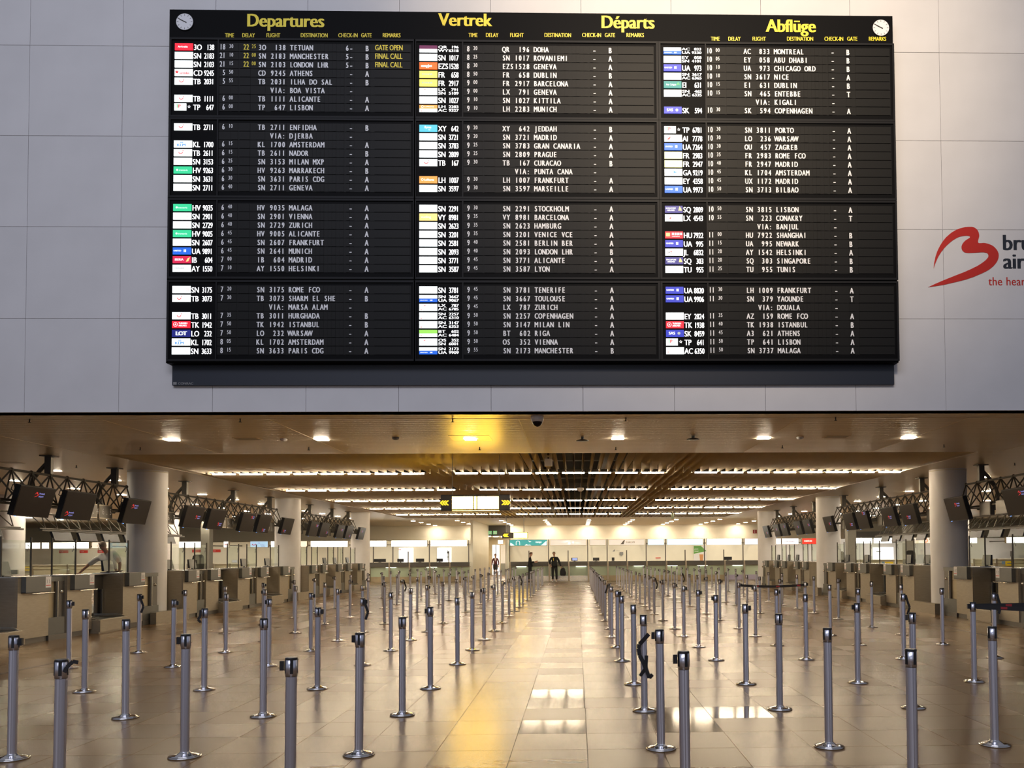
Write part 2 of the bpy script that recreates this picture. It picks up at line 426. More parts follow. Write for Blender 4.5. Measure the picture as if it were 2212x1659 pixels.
# front wall with its square panels
wall = struct(MB().box(-32, 32, YW+0.01, YW+0.25, ZC, 16).build('wall_front', M['wallback']))
PW = 1.359
pme = MB().cbox(0.002, PW-0.002, -0.012, 0.01, 0.002, PW-0.002, 0.0025).mesh('wall_panel', M['wallp'])
lo = MB().cbox(0.002, PW-0.002, -0.012, 0.01, ZC-5.055+0.001, -0.002, 0.0025).mesh('wall_panel_low', M['wallp'])
for k in range(-7, 18):
    x = -8.049 + k*PW
    link('wall_panel', lo, wall, (x, YW, 5.055))
    for r in range(6): link('wall_panel', pme, wall, (x, YW+random.uniform(-0.0012, 0.0012), 5.055+r*PW))
struct(MB().box(-46, -32, YW+0.01, YW+0.25, ZC, 16).box(32, 46, YW+0.01, YW+0.25, ZC, 16).build('wall_front', M['wallp']))

# outer walls
struct(MB().box(-44.3, -44, YW, 74, 0, ZC).build('wall_left', M['cream']))
struct(MB().box(42, 42.3, YW, 74, 0, ZC).build('wall_right', M['cream']))
wb_ = MB()
YB = 60.3
wb_.box(-44, -7.15, YB, YB+0.2, 0, ZC); wb_.box(-4.75, 42, YB, YB+0.2, 0, ZC)
struct(wb_.build('wall_back', M['cream']))
# dark transom over the passage and the passage behind it
struct(MB().box(-7.15, -4.75, YB-0.05, YB+0.15, 2.92, ZC).build('trim_3', M['darkmetal']))
struct(MB().box(-7.3, -7.15, YB+0.2, 66, 0, ZC).build('wall_passage_left', M['cream']))
struct(MB().box(-4.75, -4.6, YB+0.2, 66, 0, ZC).build('wall_passage_right', M['cream']))
struct(MB().box(-7.3, -4.6, 66, 66.2, 0, ZC).build('wall_passage_end', M['panelt']))
struct(MB().box(-7.15, -4.75, YB+0.15, 66, 2.92, 3.0).build('ceiling_passage', M['ceil']))
d1 = sempty('door_1')
MB().box(-5.95, -4.80, 65.9, 66, 0.9, 2.35).build('upper_leaf', M['white'], d1)
MB().box(-5.95, -4.80, 65.9, 66, 0, 0.9).build('lower_leaf', M['greywall'], d1)
MB().box(-6.60, -6.05, 65.92, 66, 0, 2.35).build('side_light', M['poster'], d1)
MB().box(-6.35, -6.29, 65.88, 65.93, 0, 2.35).build('mullion', M['darkmetal'], d1)
MB().prism([(-5.6,1.95),(-5.3,1.80),(-5.6,1.65),(-5.5,1.80)], 65.86, 65.9).build('red_mark', M['red'], d1)
# partition walls closing the service area off from the passage
struct(MB().box(-6.45, -6.3, 51.2, YB, 0, ZC).build('wall_partition_left', M['cream']))
struct(MB().box(-4.35, -4.2, 51.2, YB, 0, 2.5).build('wall_partition_right', M['cream']))

# ================================================================== ROUND COLUMNS (setting)
def column(x, y, r=0.45):
    c = sempty('column'); c.location = (x, y, 0)
    mb = MB(); mb.smooth = True; mb.lathe([(r, 0), (r, ZC-0.001)], 48, caps=False); mb.build('shaft', M['white'], c)
    mb = MB(); mb.smooth = True; mb.lathe([(r+0.004, ZC-0.05), (r+0.004, ZC-0.03)], 48); mb.build('collar', M['cream'], c)
    return c
for x, y in ((-10.57, 20.93), (-10.57, 31.0), (-10.57, 41.3), (9.53, 21.3), (9.53, 31.6), (9.53, 41.9),
             (-19.2, 28.9), (-19.2, 40), (18.4, 29.5), (18.4, 40)): column(x, y)
for x, y in ((-20.9, 48), (15.6, 47.5), (18.9, 47.5)):
    struct(MB().box(x-0.24, x+0.24, y-0.24, y+0.24, 0, ZC).build('pillar', M['greywall']))

# ================================================================== DEPARTURES BOARD
YB0 = 12.20
board = thing('departures_board', 'huge black split-flap departures board hung high on the panelled wall', 'departures board', (0, 0, 0))
BX0, BX1, BZ0, BZ1 = -5.925, 4.765, 4.355, 9.575
MB().cbox(BX0, BX1, YB0, YW-0.02, BZ0, BZ1, 0.01).build('casing', M['board'], board)
mb = MB().box(BX0+0.03, BX1-0.02, YW-0.06, YW-0.013, 4.055, 4.40)
skirt = mb.build('lower_panel', pm('board_navy', (0.012, 0.016, 0.026), 0.4), board)
mb = MB(); text(mb, 'CONRAC', BX0+0.115, 4.068, 0.032, YW-0.061, 1.1, bold=0.003)
mb.box(BX0+0.045, BX0+0.095, YW-0.0615, YW-0.0605, 4.066, 4.104); mb.build('maker_lettering', M['inkgrey'], skirt)
def fx(px, row_y=430): # board x of a pixel column at mid height
    d = Vector((px-CX, row_y-CY, FP)); wv_ = Vector((_x.dot(d), _y.dot(d), _z.dot(d))); return wv_.x*YB0/wv_.y
def fz(py, px=1130):
    d = Vector((px-CX, py-CY, FP)); wv_ = Vector((_x.dot(d), _y.dot(d), _z.dot(d))); return EYE + wv_.z*YB0/wv_.y
SEC = [fx(375), fx(906), fx(1436)]
YF = YB0 - 0.001
# headings and captions
for s_, px, yy, nm in (('Departures', 533, 57.5, 0), ('Vertrek', 948, 56, 1), ('Départs', 1298, 61, 2), ('Abflüge', 1655, 69, 3)):
    mb = MB(); x = fx(px, 45); text(mb, s_, x, fz(yy, px), 0.188, YF-0.004, 0.885, bold=0.020)
    mb.build('heading', M['yelp'], board)
CAPT = [('TIME', 121), ('DELAY', 162), ('FLIGHT', 215.5), ('DESTINATION', 304), ('CHECK-IN', 377), ('GATE', 416.5), ('REMARKS', 471)]
for si, sx_ in enumerate(SEC):
    base = [81, 80.5, 88.5][si]
    for s_, off in CAPT:
        px = [375, 906-5, 1436-12][si] + off + (0 if si < 2 else 0)
        mb = MB(); text(mb, s_, fx(px, 80), fz(base, px), 0.060, YF-0.004, 0.70, align='C', bold=0.004)
        mb.build('caption', M['yelp'], board)
# clocks
for px, py in ((400, 48.5), (1902, 61.5)):
    c = thing('wall_clock', 'round white clock in the top %s corner of the board' % ('left' if px < 1000 else 'right'), 'clock', (fx(px, py), YB0-0.001, fz(py, px)))
    dial = bpy.data.objects.new('x', None); bpy.data.objects.remove(dial)
    n = 40; ring = [(0.122*math.cos(2*PI*k/n), 0.122*math.sin(2*PI*k/n)) for k in range(n)]
    MB().prism(ring, -0.018, 0.0).build('dial', pm('clock_dial', (0.72, 0.72, 0.74), 0.45), c)
    ring2 = [(0.128*math.cos(2*PI*k/n), 0.128*math.sin(2*PI*k/n)) for k in range(n)]
    MB().prism(ring2, -0.012, 0.0).build('rim', M['boardf'], c)
    mb = MB()
    for k in range(12):
        a = k*PI/6; u = Vector((math.sin(a), math.cos(a))); v = Vector((u.y, -u.x))
        p = [u*0.088+v*0.004, u*0.113+v*0.004, u*0.113-v*0.004, u*0.088-v*0.004]
        mb.prism([(q.x, q.y) for q in p], -0.0195, -0.018)
    mb.build('hour_marks', M['inkgrey'], c)
    for nm, ang, ln, wd in (('hour_hand', -65, 0.075, 0.006), ('minute_hand', -62, 0.115, 0.004)):
        a = math.radians(ang); u = Vector((math.sin(a), math.cos(a))); v = Vector((u.y, -u.x))
        p = [-u*0.03+v*wd, u*ln+v*wd*0.6, u*ln-v*wd*0.6, -u*0.03-v*wd]
        MB().prism([(q.x, q.y) for q in p], -0.024 if ln < 0.1 else -0.027, -0.020).build(nm, M['darkmetal'], c)

# rows: code number tile | hh mm | delay | flight | destination | check-in | gate | remark
def P(s): return [r.split(',') for r in s.strip().split('\n')]
DATA = [
[P('''ara,3O,138,18,30,22 25,3O,138,TETUAN,6,B,GATE OPEN
sn,SN,2183,21,10,22 00,SN,2183,MANCHESTER,5,B,FINAL CALL
sn,SN,2103,21,15,22 00,SN,2103,LONDON LHR,5,B,FINAL CALL
cor,CD,9245,5,50,,CD,9245,ATHENS,,A,
tui,TB,2031,5,55,,TB,2031,ILHA DO SAL,,B,
,,,,,,,VIA:,BOA VISTA,,,
tui,TB,1111,6,00,,TB,1111,ALICANTE,,A,
tap,TP,647,6,00,,TP,647,LISBON,,A,'''),
P('''tui,TB,2711,6,10,,TB,2711,ENFIDHA,,B,
,,,,,,,VIA:,DJERBA,,,
klm,KL,1700,6,15,,KL,1700,AMSTERDAM,,A,
tui,TB,2611,6,15,,TB,2611,NADOR,,B,
sn,SN,3153,6,25,,SN,3153,MILAN MXP,,A,
hv,HV,9263,6,30,,HV,9263,MARRAKECH,,B,
sn,SN,3631,6,30,,SN,3631,PARIS CDG,,A,
sn,SN,2711,6,40,,SN,2711,GENEVA,,A,'''),
P('''hv,HV,9035,6,40,,HV,9035,MALAGA,,A,
sn,SN,2901,6,40,,SN,2901,VIENNA,,A,
sn,SN,2729,6,40,,SN,2729,ZURICH,,A,
hv,HV,9005,6,45,,HV,9005,ALICANTE,,A,
sn,SN,2607,6,45,,SN,2607,FRANKFURT,,A,
ua,UA,9891,6,45,,SN,2641,MUNICH,,A,
ib,IB,604,7,00,,IB,604,MADRID,,A,
ay,AY,1550,7,10,,AY,1550,HELSINKI,,A,'''),
P('''sn,SN,3175,7,20,,SN,3175,ROME FCO,,A,
tui,TB,3073,7,30,,TB,3073,SHARM EL SHE,,B,
,,,,,,,VIA:,MARSA ALAM,,,
tui,TB,3011,7,35,,TB,3011,HURGHADA,,B,
tk,TK,1942,7,50,,TK,1942,ISTANBUL,,B,
lot,LO,232,7,50,,LO,232,WARSAW,,A,
klm,KL,1702,8,05,,KL,1702,AMSTERDAM,,A,
sn,SN,3633,8,15,,SN,3633,PARIS CDG,,A,''')],
[P('''qr/sn,QR/WY,196/6318,8,20,,QR,196,DOHA,,B,
sn,SN,1017,8,25,,SN,1017,ROVANIEMI,,A,
ej,EZS,1528,8,30,,EZS,1528,GENEVA,,A,
fr,FR,658,8,50,,FR,658,DUBLIN,,B,
fr,FR,2917,9,00,,FR,2917,BARCELONA,,A,
lx/sn,LX/SN,791/5109,9,00,,LX,791,GENEVA,,A,
sn,SN,1027,9,10,,SN,1027,KITTILA,,A,
lh/ac,LH/AC,2283/9327,9,10,,LH,2283,MUNICH,,A,'''),
P('''xy,XY,642,9,20,,XY,642,JEDDAH,,B,
sn,SN,3721,9,20,,SN,3721,MADRID,,A,
sn,SN,3783,9,25,,SN,3783,GRAN CANARIA,,A,
sn,SN,2809,9,25,,SN,2809,PRAGUE,,A,
tui,TB,167,9,30,,TB,167,CURACAO,,B,
,,,,,,,VIA:,PUNTA CANA,,,
lh,LH,1007,9,30,,LH,1007,FRANKFURT,,A,
sn,SN,3597,9,30,,SN,3597,MARSEILLE,,A,'''),
P('''sn,SN,2291,9,30,,SN,2291,STOCKHOLM,,A,
vy,VY,8981,9,35,,VY,8981,BARCELONA,,A,
sn,SN,2623,9,35,,SN,2623,HAMBURG,,A,
sn,SN,3201,9,35,,SN,3201,VENICE VCE,,A,
sn,SN,2581,9,40,,SN,2581,BERLIN BER,,A,
sn,SN,2093,9,40,,SN,2093,LONDON LHR,,B,
sn,SN,3771,9,45,,SN,3771,ALICANTE,,A,
sn,SN,3587,9,45,,SN,3587,LYON,,A,'''),
P('''sn,SN,3781,9,45,,SN,3781,TENERIFE,,A,
sn/ua,SN/UA,3667/9067,9,45,,SN,3667,TOULOUSE,,A,
lx/ac,LX/AC,787/6785,9,45,,LX,787,ZURICH,,A,
sn/ac,SN/AC,2257/6310,9,50,,SN,2257,COPENHAGEN,,A,
sn/ac,SN/AC,3147/6353,9,50,,SN,3147,MILAN LIN,,A,
bt/ac,BT/AC,602/6484,9,50,,BT,602,RIGA,,A,
lx/sn,OS/SN,352/6001,9,50,,OS,352,VIENNA,,A,
sn/ua,SN/UA,2173/9909,9,55,,SN,2173,MANCHESTER,,B,''')],
[P('''ac/ua,AC/UA,833/9330,10,00,,AC,833,MONTREAL,,B,
ey/sn,EY/SN,058/4101,10,05,,EY,058,ABU DHABI,,B,
ua2,UA,973,10,10,,UA,973,CHICAGO ORD,,B,
sn/ac,SN/AC,3617/6365,10,10,,SN,3617,NICE,,A,
ei,EI,631,10,15,,EI,631,DUBLIN,,B,
sn/ac,SN/AC,465/6335,10,15,,SN,465,ENTEBBE,,T,
,,,,,,,VIA:,KIGALI,,,
sas,SK,594,10,30,,SK,594,COPENHAGEN,,A,'''),
P('''tap,TP,6781,10,30,,SN,3811,PORTO,,A,
ai,AI,7778,10,30,,LO,236,WARSAW,,A,
ua,UA,7264,10,30,,OU,457,ZAGREB,,A,
fr2,FR,2983,10,35,,FR,2983,ROME FCO,,A,
fr2,FR,2947,10,40,,FR,2947,MADRID,,A,
ga,GA,9219,10,45,,KL,1704,AMSTERDAM,,A,
ey,EY,4358,10,45,,UX,1172,MADRID,,A,
ua,UA,9973,10,50,,SN,3713,BILBAO,,A,'''),
P('''sq,SQ,2809,10,50,,SN,3815,LISBON,,A,
lx,LX,4543,10,55,,SN,223,CONAKRY,,T,
,,,,,,,VIA:,BANJUL,,,
hu,HU,7922,11,00,,HU,7922,SHANGHAI,,B,
ua2,UA,995,11,15,,UA,995,NEWARK,,B,
jal,JL,6832,11,20,,AY,1542,HELSINKI,,A,
sq,SQ,303,11,20,,SQ,303,SINGAPORE,,B,
tu,TU,955,11,25,,TU,955,TUNIS,,B,'''),
P('''ua2,UA,8820,11,30,,LH,1009,FRANKFURT,,A,
ua2,UA,9906,11,30,,SN,379,YAOUNDE,,T,
,,,,,,,VIA:,DOUALA,,,
ey,EY,2824,11,35,,AZ,159,ROME FCO,,A,
tk,TK,1938,11,40,,TK,1938,ISTANBUL,,B,
sas,SK,8459,11,45,,A3,621,ATHENS,,A,
tap,TP,641,11,50,,TP,641,LISBON,,A,
ac,AC,6350,11,50,,SN,3737,MALAGA,,A,''')]]
def tcol(n, c): return em('tile_'+n, c, 0.85)
TM = {'w': M['lcdw'], 'red': tcol('red', (0.75, 0.01, 0.03)), 'crim': tcol('crimson', (0.62, 0.01, 0.06)), 'green': tcol('green', (0.03, 0.60, 0.26)),
      'blue': tcol('blue', (0.01, 0.12, 0.65)), 'dblue': tcol('royal', (0.02, 0.035, 0.42)), 'navy': tcol('navy', (0.008, 0.012, 0.16)), 'org': tcol('orange', (1.0, 0.13, 0.01)),
      'yel': tcol('yellow', (0.95, 0.75, 0.13)), 'pyel': tcol('pale_yellow', (0.95, 0.95, 0.45)), 'cyan': tcol('cyan', (0.08, 0.48, 0.62)), 'teal': tcol('teal', (0.0, 0.19, 0.18)),
      'amb': tcol('amber', (1.0, 0.33, 0.06)), 'peach': tcol('peach', (1.0, 0.68, 0.22)), 'lime': tcol('lime', (0.32, 0.72, 0.10)), 'mar': tcol('maroon', (0.10, 0.005, 0.05)),
      'slate': tcol('slate', (0.035, 0.035, 0.20)), 'ir': em('tile_ink_red', (0.75, 0.02, 0.02), 0.8), 'ig': em('tile_ink_grey', (0.40, 0.46, 0.46), 0.7),
      'ib': em('tile_ink_blue', (0.02, 0.25, 0.70), 0.7), 'io': em('tile_ink_orange', (1.0, 0.28, 0.05), 0.8), 'ik': em('tile_ink_dark', (0.05, 0.05, 0.07), 0.6),
      'igr': em('tile_ink_green', (0.1, 0.5, 0.12), 0.8), 'ip': em('tile_ink_pale', (0.72, 0.72, 0.62), 0.8), 'ipk': em('tile_ink_pink', (0.95, 0.45, 0.42), 0.8)}
def disc(mb, x, z, r, y, n=10, a0=0, a1=2*PI, r0=0):
    if r0:
        vs = []; fs = []
        for k in range(n+1):
            t = a0+(a1-a0)*k/n; vs += [(x+r0*math.cos(t), y, z+r0*math.sin(t)), (x+r*math.cos(t), y, z+r*math.sin(t))]
        for k in range(n): fs.append((2*k, 2*k+1, 2*k+3, 2*k+2))
        mb.add(vs, fs)
    else: mb.add([(x+r*math.cos(a0+(a1-a0)*k/n), y, z+r*math.sin(a0+(a1-a0)*k/n)) for k in range(n)], [tuple(range(n))])
def star(mb, x, z, r, y, n=5, k=0.45):
    mb.add([(x+(r if i % 2 == 0 else r*k)*math.sin(PI*i/n), y, z+(r if i % 2 == 0 else r*k)*math.cos(PI*i/n)) for i in range(2*n)], [tuple(range(2*n))[::-1]])
STY = {'sn': 'w', 'ara': 'red', 'cor': 'w', 'tui': 'w', 'tap': 'w', 'klm': 'w', 'hv': 'green', 'ua': 'blue', 'ua2': 'dblue', 'ib': 'crim', 'ay': 'w', 'tk': 'red', 'lot': 'navy',
       'qr': 'mar', 'ej': 'org', 'fr': 'yel', 'fr2': 'pyel', 'lx': 'w', 'lh': 'amb', 'ac': 'w', 'xy': 'cyan', 'vy': 'peach', 'bt': 'lime', 'ey': 'w', 'ei': 'teal', 'sas': 'dblue',
       'ai': 'w', 'ga': 'w', 'sq': 'slate', 'hu': 'red', 'jal': 'w', 'tu': 'w'}
TILW, TILH = 0.262, 0.103
def tile(kind, x, z, h, parent, half=None):
    """lit airline tile; its print is drawn on top with thin letters"""
    mb = MB(); mats = [TM[STY[kind]]]
    def ink(n):
        m = TM[n] if n in TM else M[n]
        if m not in mats: mats.append(m)
        mb.mi = mats.index(m)
    wd = TILW*0.66 if kind == 'tap' else TILW
    mb.box(x, x+wd, YF-0.010, YF, z, z+h)
    y = YF-0.0108; k = h/TILH; t = lambda s, dx, dz, ht, sx=0.9, b=0.0: text(mb, s, x+dx, z+dz*k, ht*k, y, sx/k if k < 1 else sx, bold=b)
    if kind == 'sn': ink('ig'); t('brussels', 0.02, 0.04, 0.026, 0.85); ink('ipk'); [mb.box(x+0.195+i*0.014, x+0.204+i*0.014, y-0.0004, y, z+(0.026+j*0.016)*k, z+(0.036+j*0.016)*k) for i in range(3) for j in range(3)]
    elif kind == 'ara': ink('lcdt'); t('AirArabia', 0.045, 0.04, 0.026, 0.95, 0.003)
    elif kind == 'cor': ink('ir'); star(mb, x+0.034, z+0.056*k, 0.030, y); t('corendon', 0.072, 0.028, 0.034, 0.72, 0.003)
    elif kind == 'tui': ink('ir'); disc(mb, x+0.100, z+0.062*k, 0.032*k, y, 10, PI*1.02, PI*1.98, 0.022*k); disc(mb, x+0.133, z+0.078*k, 0.007, y, 6); ink('ipk'); t('TUI', 0.155, 0.03, 0.028)
    elif kind == 'tap': ink('igr'); t('T', 0.028, 0.038, 0.048, 0.8, 0.006); ink('ir'); t('P', 0.058, 0.038, 0.048, 0.9, 0.006); ink('lcdt'); star(mb, x+0.215, z+0.055*k, 0.027, y); ink('board'); star(mb, x+0.215, z+0.055*k, 0.014, y-0.0005)
    elif kind == 'klm': ink('ib'); t('KLM', 0.045, 0.018, 0.036, 1.25, 0.004); [disc(mb, x+0.10+i*0.014, z+0.078*k, 0.006, y, 6) for i in range(3)]; mb.box(x+0.09, x+0.138, y-.0004, y, z+0.062*k, z+0.069*k)
    elif kind == 'hv': ink('lcdw'); disc(mb, x+0.052, z+0.05*k, 0.015, y); t('transavia', 0.075, 0.036, 0.026, 0.95)
    elif kind in ('ua', 'ua2'): ink('lcdw'); t('UNITED', 0.012, 0.042, 0.022, 0.95, 0.003); mb.box(x+0.158, x+0.192, y-.0004, y, z+0.034*k, z+0.072*k); ink('ik'); mb.box(x+0.166, x+0.169, y-.0008, y-.0004, z+0.034*k, z+0.072*k); mb.box(x+0.176, x+0.179, y-.0008, y-.0004, z+0.034*k, z+0.072*k)
    elif kind == 'ib': ink('lcdw'); t('IBERIA', 0.030, 0.036, 0.032, 0.95, 0.003); ink('peach'); mb.add([(x+0.19, y, z+0.02*k), (x+0.225, y, z+0.025*k), (x+0.25, y, z+0.085*k), (x+0.215, y, z+0.07*k)], [(0,1,2,3)])
    elif kind == 'ay': ink('ik'); t('FINNAIR', 0.03, 0.042, 0.022, 1.1)
    elif kind == 'tk': ink('lcdw'); disc(mb, x+0.05, z+0.052*k, 0.032, y, 14, 0, 2*PI, 0.026); star(mb, x+0.05, z+0.05*k, 0.018, y, 3, 0.5); t('TURKISH', 0.095, 0.058, 0.024, 0.9, 0.004); t('AIRLINES', 0.095, 0.024, 0.024, 0.82, 0.004)
    elif kind == 'lot': ink('lcdw'); t('LOT', 0.055, 0.022, 0.056, 1.0, 0.014)
    elif kind == 'ej': ink('lcdw'); t('easyJet', 0.025, 0.032, 0.040, 0.98, 0.006)
    elif kind in ('fr', 'fr2'): ink('ib' if kind == 'fr' else 'ig'); t('RYANAIR', 0.038, 0.040, 0.024, 1.05)
    elif kind == 'lx': ink('ir'); t('SWISS', 0.10, 0.036, 0.024, 0.9); mb.add([(x+0.06, y, z+0.04*k), (x+0.085, y, z+0.034*k), (x+0.095, y, z+0.07*k)], [(0,1,2)])
    elif kind == 'lh': ink('lcdw'); disc(mb, x+0.045, z+0.052*k, 0.018, y, 12, 0, 2*PI, 0.013); t('Lufthansa', 0.072, 0.036, 0.030, 0.86, 0.003)
    elif kind == 'ac': ink('ipk'); disc(mb, x+0.03, z+0.03*k, 0.012, y, 6); ink('ip'); t('AIR CANADA', 0.055, 0.02, 0.022, 0.9)
    elif kind == 'xy': ink('lcdw'); t('flynas', 0.075, 0.05, 0.034, 0.9, 0.003); t('nas', 0.13, 0.02, 0.018)
    elif kind == 'vy': ink('ip'); t('vueling', 0.025, 0.034, 0.036, 1.0, 0.004)
    elif kind == 'ey': ink('ip'); t('ETIHAD', 0.05, 0.045, 0.030, 0.95)
    elif kind == 'ei': ink('lcdw'); t('Aer Lingus', 0.032, 0.04, 0.028, 0.85); ink('igr'); [disc(mb, x+0.212+a_, z+(0.062+b_)*k, 0.010, y, 6) for a_, b_ in ((0, .012), (-.012, -.006), (.012, -.006))]
    elif kind == 'sas': ink('lcdw'); t('SAS', 0.04, 0.034, 0.040, 1.0, 0.006); ink('ig'); disc(mb, x+0.19, z+0.052*k, 0.022, y)
    elif kind == 'ai': ink('ir'); mb.add([(x+0.035, y, z+0.03*k), (x+0.075, y, z+0.028*k), (x+0.10, y, z+0.085*k)], [(0,1,2)]); ink('ipk'); t('AIR INDIA', 0.115, 0.03, 0.022, 0.95)
    elif kind == 'ga': ink('ib'); mb.add([(x+0.12, y, z+0.03*k), (x+0.19, y, z+0.055*k), (x+0.12, y, z+0.075*k), (x+0.14, y, z+0.053*k)], [(0,1,2,3)])
    elif kind == 'sq': ink('lcdw'); t('SINGAPORE', 0.012, 0.056, 0.020, 0.95, 0.002); t('AIRLINES', 0.03, 0.026, 0.020, 0.95, 0.002); ink('peach'); mb.add([(x+0.198, y, z+0.03*k), (x+0.25, y, z+0.03*k), (x+0.235, y, z+0.07*k), (x+0.215, y, z+0.095*k), (x+0.205, y, z+0.06*k)], [(0,1,2,3,4)])
    elif kind == 'hu': ink('peach'); mb.box(x+0.012, x+0.07, y-.0004, y, z+0.03*k, z+0.08*k); ink('lcdw'); [mb.box(x+0.10+i*0.04, x+0.13+i*0.04, y-.0004, y, z+0.05*k, z+0.082*k) for i in range(4)]; t('HAINAN', 0.10, 0.022, 0.018, 1.1)
    elif kind == 'jal': ink('ik'); t('JAL', 0.02, 0.03, 0.038, 1.1); ink('ir'); disc(mb, x+0.085, z+0.06*k, 0.010, y)
    elif kind == 'tu': ink('ipk'); t('TUNISAIR', 0.055, 0.05, 0.022, 1.0); t('tunisair', 0.09, 0.024, 0.016, 1.0)
    return mb.build('airline_tile', mats, parent)
ZB = [fz(107.5), fz(278.5), fz(451), fz(626.5)]
RP = (fz(626.5)-fz(757.5))/7
PXM = YB0/FP*1.006
CH = 8.42*PXM
flap_me = {}
for si, X0 in enumerate(SEC):
    scl = [1.0, 1.006, 0.985][si]
    off = lambda p: X0 + p*PXM*scl
    for bi in range(4):
        zt = ZB[bi]
        # raised frame around each block of eight rows, and the recessed window of the lit tiles
        mb = MB(); z1 = zt+0.085; z0 = zt-7*RP-0.105; xa = off(-7); xb = off(513)
        for a, b, c, d in ((xa, xb, z1+0.02, z1+0.05), (xa, xb, z0-0.05, z0-0.02), (xa-0.03, xa, z0-0.05, z1+0.05), (xb, xb+0.03, z0-0.05, z1+0.05), (off(92), off(92)+0.018, z0-0.02, z1+0.02)):
            mb.box(a, b, YB0-0.016, YB0, c, d)
        mb.build('block_frame', M['boardf'], board)
        for ri, row in enumerate(DATA[si][bi]):
            z = zt - ri*RP; zb = z-0.042; kind, code, num, hh, mm, dl, fc, fn, dest, ci, gate, rem = row
            # flap cells: one dark plate per character position
            mb = MB(); mb.box(off(94), off(508), YB0-0.004, YB0, zb-0.018, zb+0.104)
            cells = [(96, 24), (122, 14), (140, 22), (163, 14), (176, 18), (207, 33)] + [(246+i*8.45, 7.8) for i in range(14)] + [(369, 7.5), (378, 7.5), (408, 12), (430, 76)]
            for i, (c0, cw) in enumerate(cells):
                mb.box(off(c0-0.4), off(c0+cw), YB0-0.006-0.0015*((i*7+ri*3) % 3), YB0, zb-0.016, zb+0.102)
            yy = YB0-0.0095; wt = mb; mats = [M['flap'], M['flapw'], M['yelp']]; wt.mi = 1
            y2 = yy
            if hh: text(wt, hh, off(108.5), zb+0.004, 0.080, y2, 0.60, pitch=0.043, align='R', bold=0.006)
            if mm: text(wt, mm, off(116), zb+0.027, 0.056, y2, 0.64, pitch=0.032, bold=0.003)
            if fc: text(wt, fc, off(178.5), zb, 0.078, y2, 0.64, pitch=CH, bold=0.008)
            if fn: text(wt, fn, off(238.5), zb, 0.078, y2, 0.64, pitch=CH, align='R', bold=0.008)
            text(wt, dest, off(246.4), zb, 0.078, y2, 0.64, pitch=CH, bold=0.008)
            text(wt, '-', off(374.5), zb, 0.078, y2, 0.9, pitch=CH, bold=0.008)
            if ci: text(wt, ci, off(366), zb, 0.078, y2, 0.64, pitch=CH, bold=0.008)
            if gate: text(wt, gate, off(409), zb-0.005, 0.082, y2, 0.62, pitch=CH, bold=0.009)
            wt.mi = 2
            if dl: text(wt, dl[:2], off(146.5), zb+0.004, 0.080, y2, 0.60, pitch=0.043, bold=0.006); text(wt, dl[3:], off(164.5), zb+0.027, 0.056, y2, 0.64, pitch=0.032, bold=0.003)
            if rem: text(wt, rem, off(430), zb+0.012, 0.078, y2, 0.66, bold=0.005)
            r_ = wt.build('flight_row', mats, board)
            if kind:
                ks = kind.split('/'); cs = code.split('/'); ns = num.split('/'); n = len(ks); lm = MB()
                for q in range(n):
                    h = TILH if n == 1 else TILH*0.47; zq = zb-0.012+(0 if n == 1 else (1-q)*TILH*0.52)
                    tile(ks[q], off(0), zq, h, r_)
                    th = 0.080 if n == 1 else 0.040; tz = zb-0.008 if n == 1 else zq+0.004
                    sxx = 0.62 if n == 1 else 1.24
                    text(lm, cs[q], off(40.5), tz, th, YF-0.011, sxx*1.25, bold=0.006)
                    text(lm, ns[q], off(84.5), tz, th, YF-0.011, sxx, align='R', bold=0.006)
                lm.build('lit_flight_number', M['lcdt'], r_)

# ================================================================== AIRPORT LOGO ON THE WALL
def wx(px, py):
    d = Vector((px-CX, py-CY, FP)); q = Vector((_x.dot(d), _y.dot(d), _z.dot(d))); return (q.x*YW/q.y, EYE+q.z*YW/q.y)
def catmull(P_, n=6, closed=False):
    out = []; m = len(P_)
    for i in range(m if closed else m-1):
        p0 = P_[(i-1) % m] if closed or i > 0 else P_[i]; p1 = P_[i]; p2 = P_[(i+1) % m]; p3 = P_[(i+2) % m] if closed or i+2 < m else p2
        for k in range(n):
            t = k/n; out.append(tuple(0.5*((2*p1[a]) + (-p0[a]+p2[a])*t + (2*p0[a]-5*p1[a]+4*p2[a]-p3[a])*t*t + (-p0[a]+3*p1[a]-3*p2[a]+p3[a])*t**3) for a in (0, 1)))
    if not closed: out.append(P_[-1])
    return out
LG = lambda x, y: wx(1960+x/4.327, 440+y/4.327)
outer = [(242,608),(250,540),(275,450),(330,350),(400,280),(480,237),(560,221),(620,226),(655,258),(667,305),(657,368),(720,371),(790,395),(835,440),(849,490),(830,550),(770,612),(680,660),(560,707),(400,747),(300,768),(190,783)]
inner = [(190,783),(300,733),(420,684),(540,637),(640,590),(710,545),(748,508),(752,480),(735,463),(700,458),(640,461),(560,464),(520,452),(502,420),(508,385),(535,350),(580,320),(572,306),(530,304),(470,318),(400,362),(340,420),(290,490),(258,560),(242,608)]
def band_fill(poly, y0, y1, name, mat, parent):
    bm = bmesh.new(); vs = [bm.verts.new((x, y0, z)) for x, z in poly]
    f = bm.faces.new(vs); bmesh.ops.triangulate(bm, faces=[f], ngon_method='EAR_CLIP')
    r = bmesh.ops.extrude_face_region(bm, geom=list(bm.faces)); bmesh.ops.translate(bm, verts=[g for g in r['geom'] if isinstance(g, bmesh.types.BMVert)], vec=(0, y1-y0, 0))
    bmesh.ops.recalc_face_normals(bm, faces=list(bm.faces))
    me = bpy.data.meshes.new(name); bm.to_mesh(me); bm.free(); me.materials.append(mat)
    return link(name, me, parent)
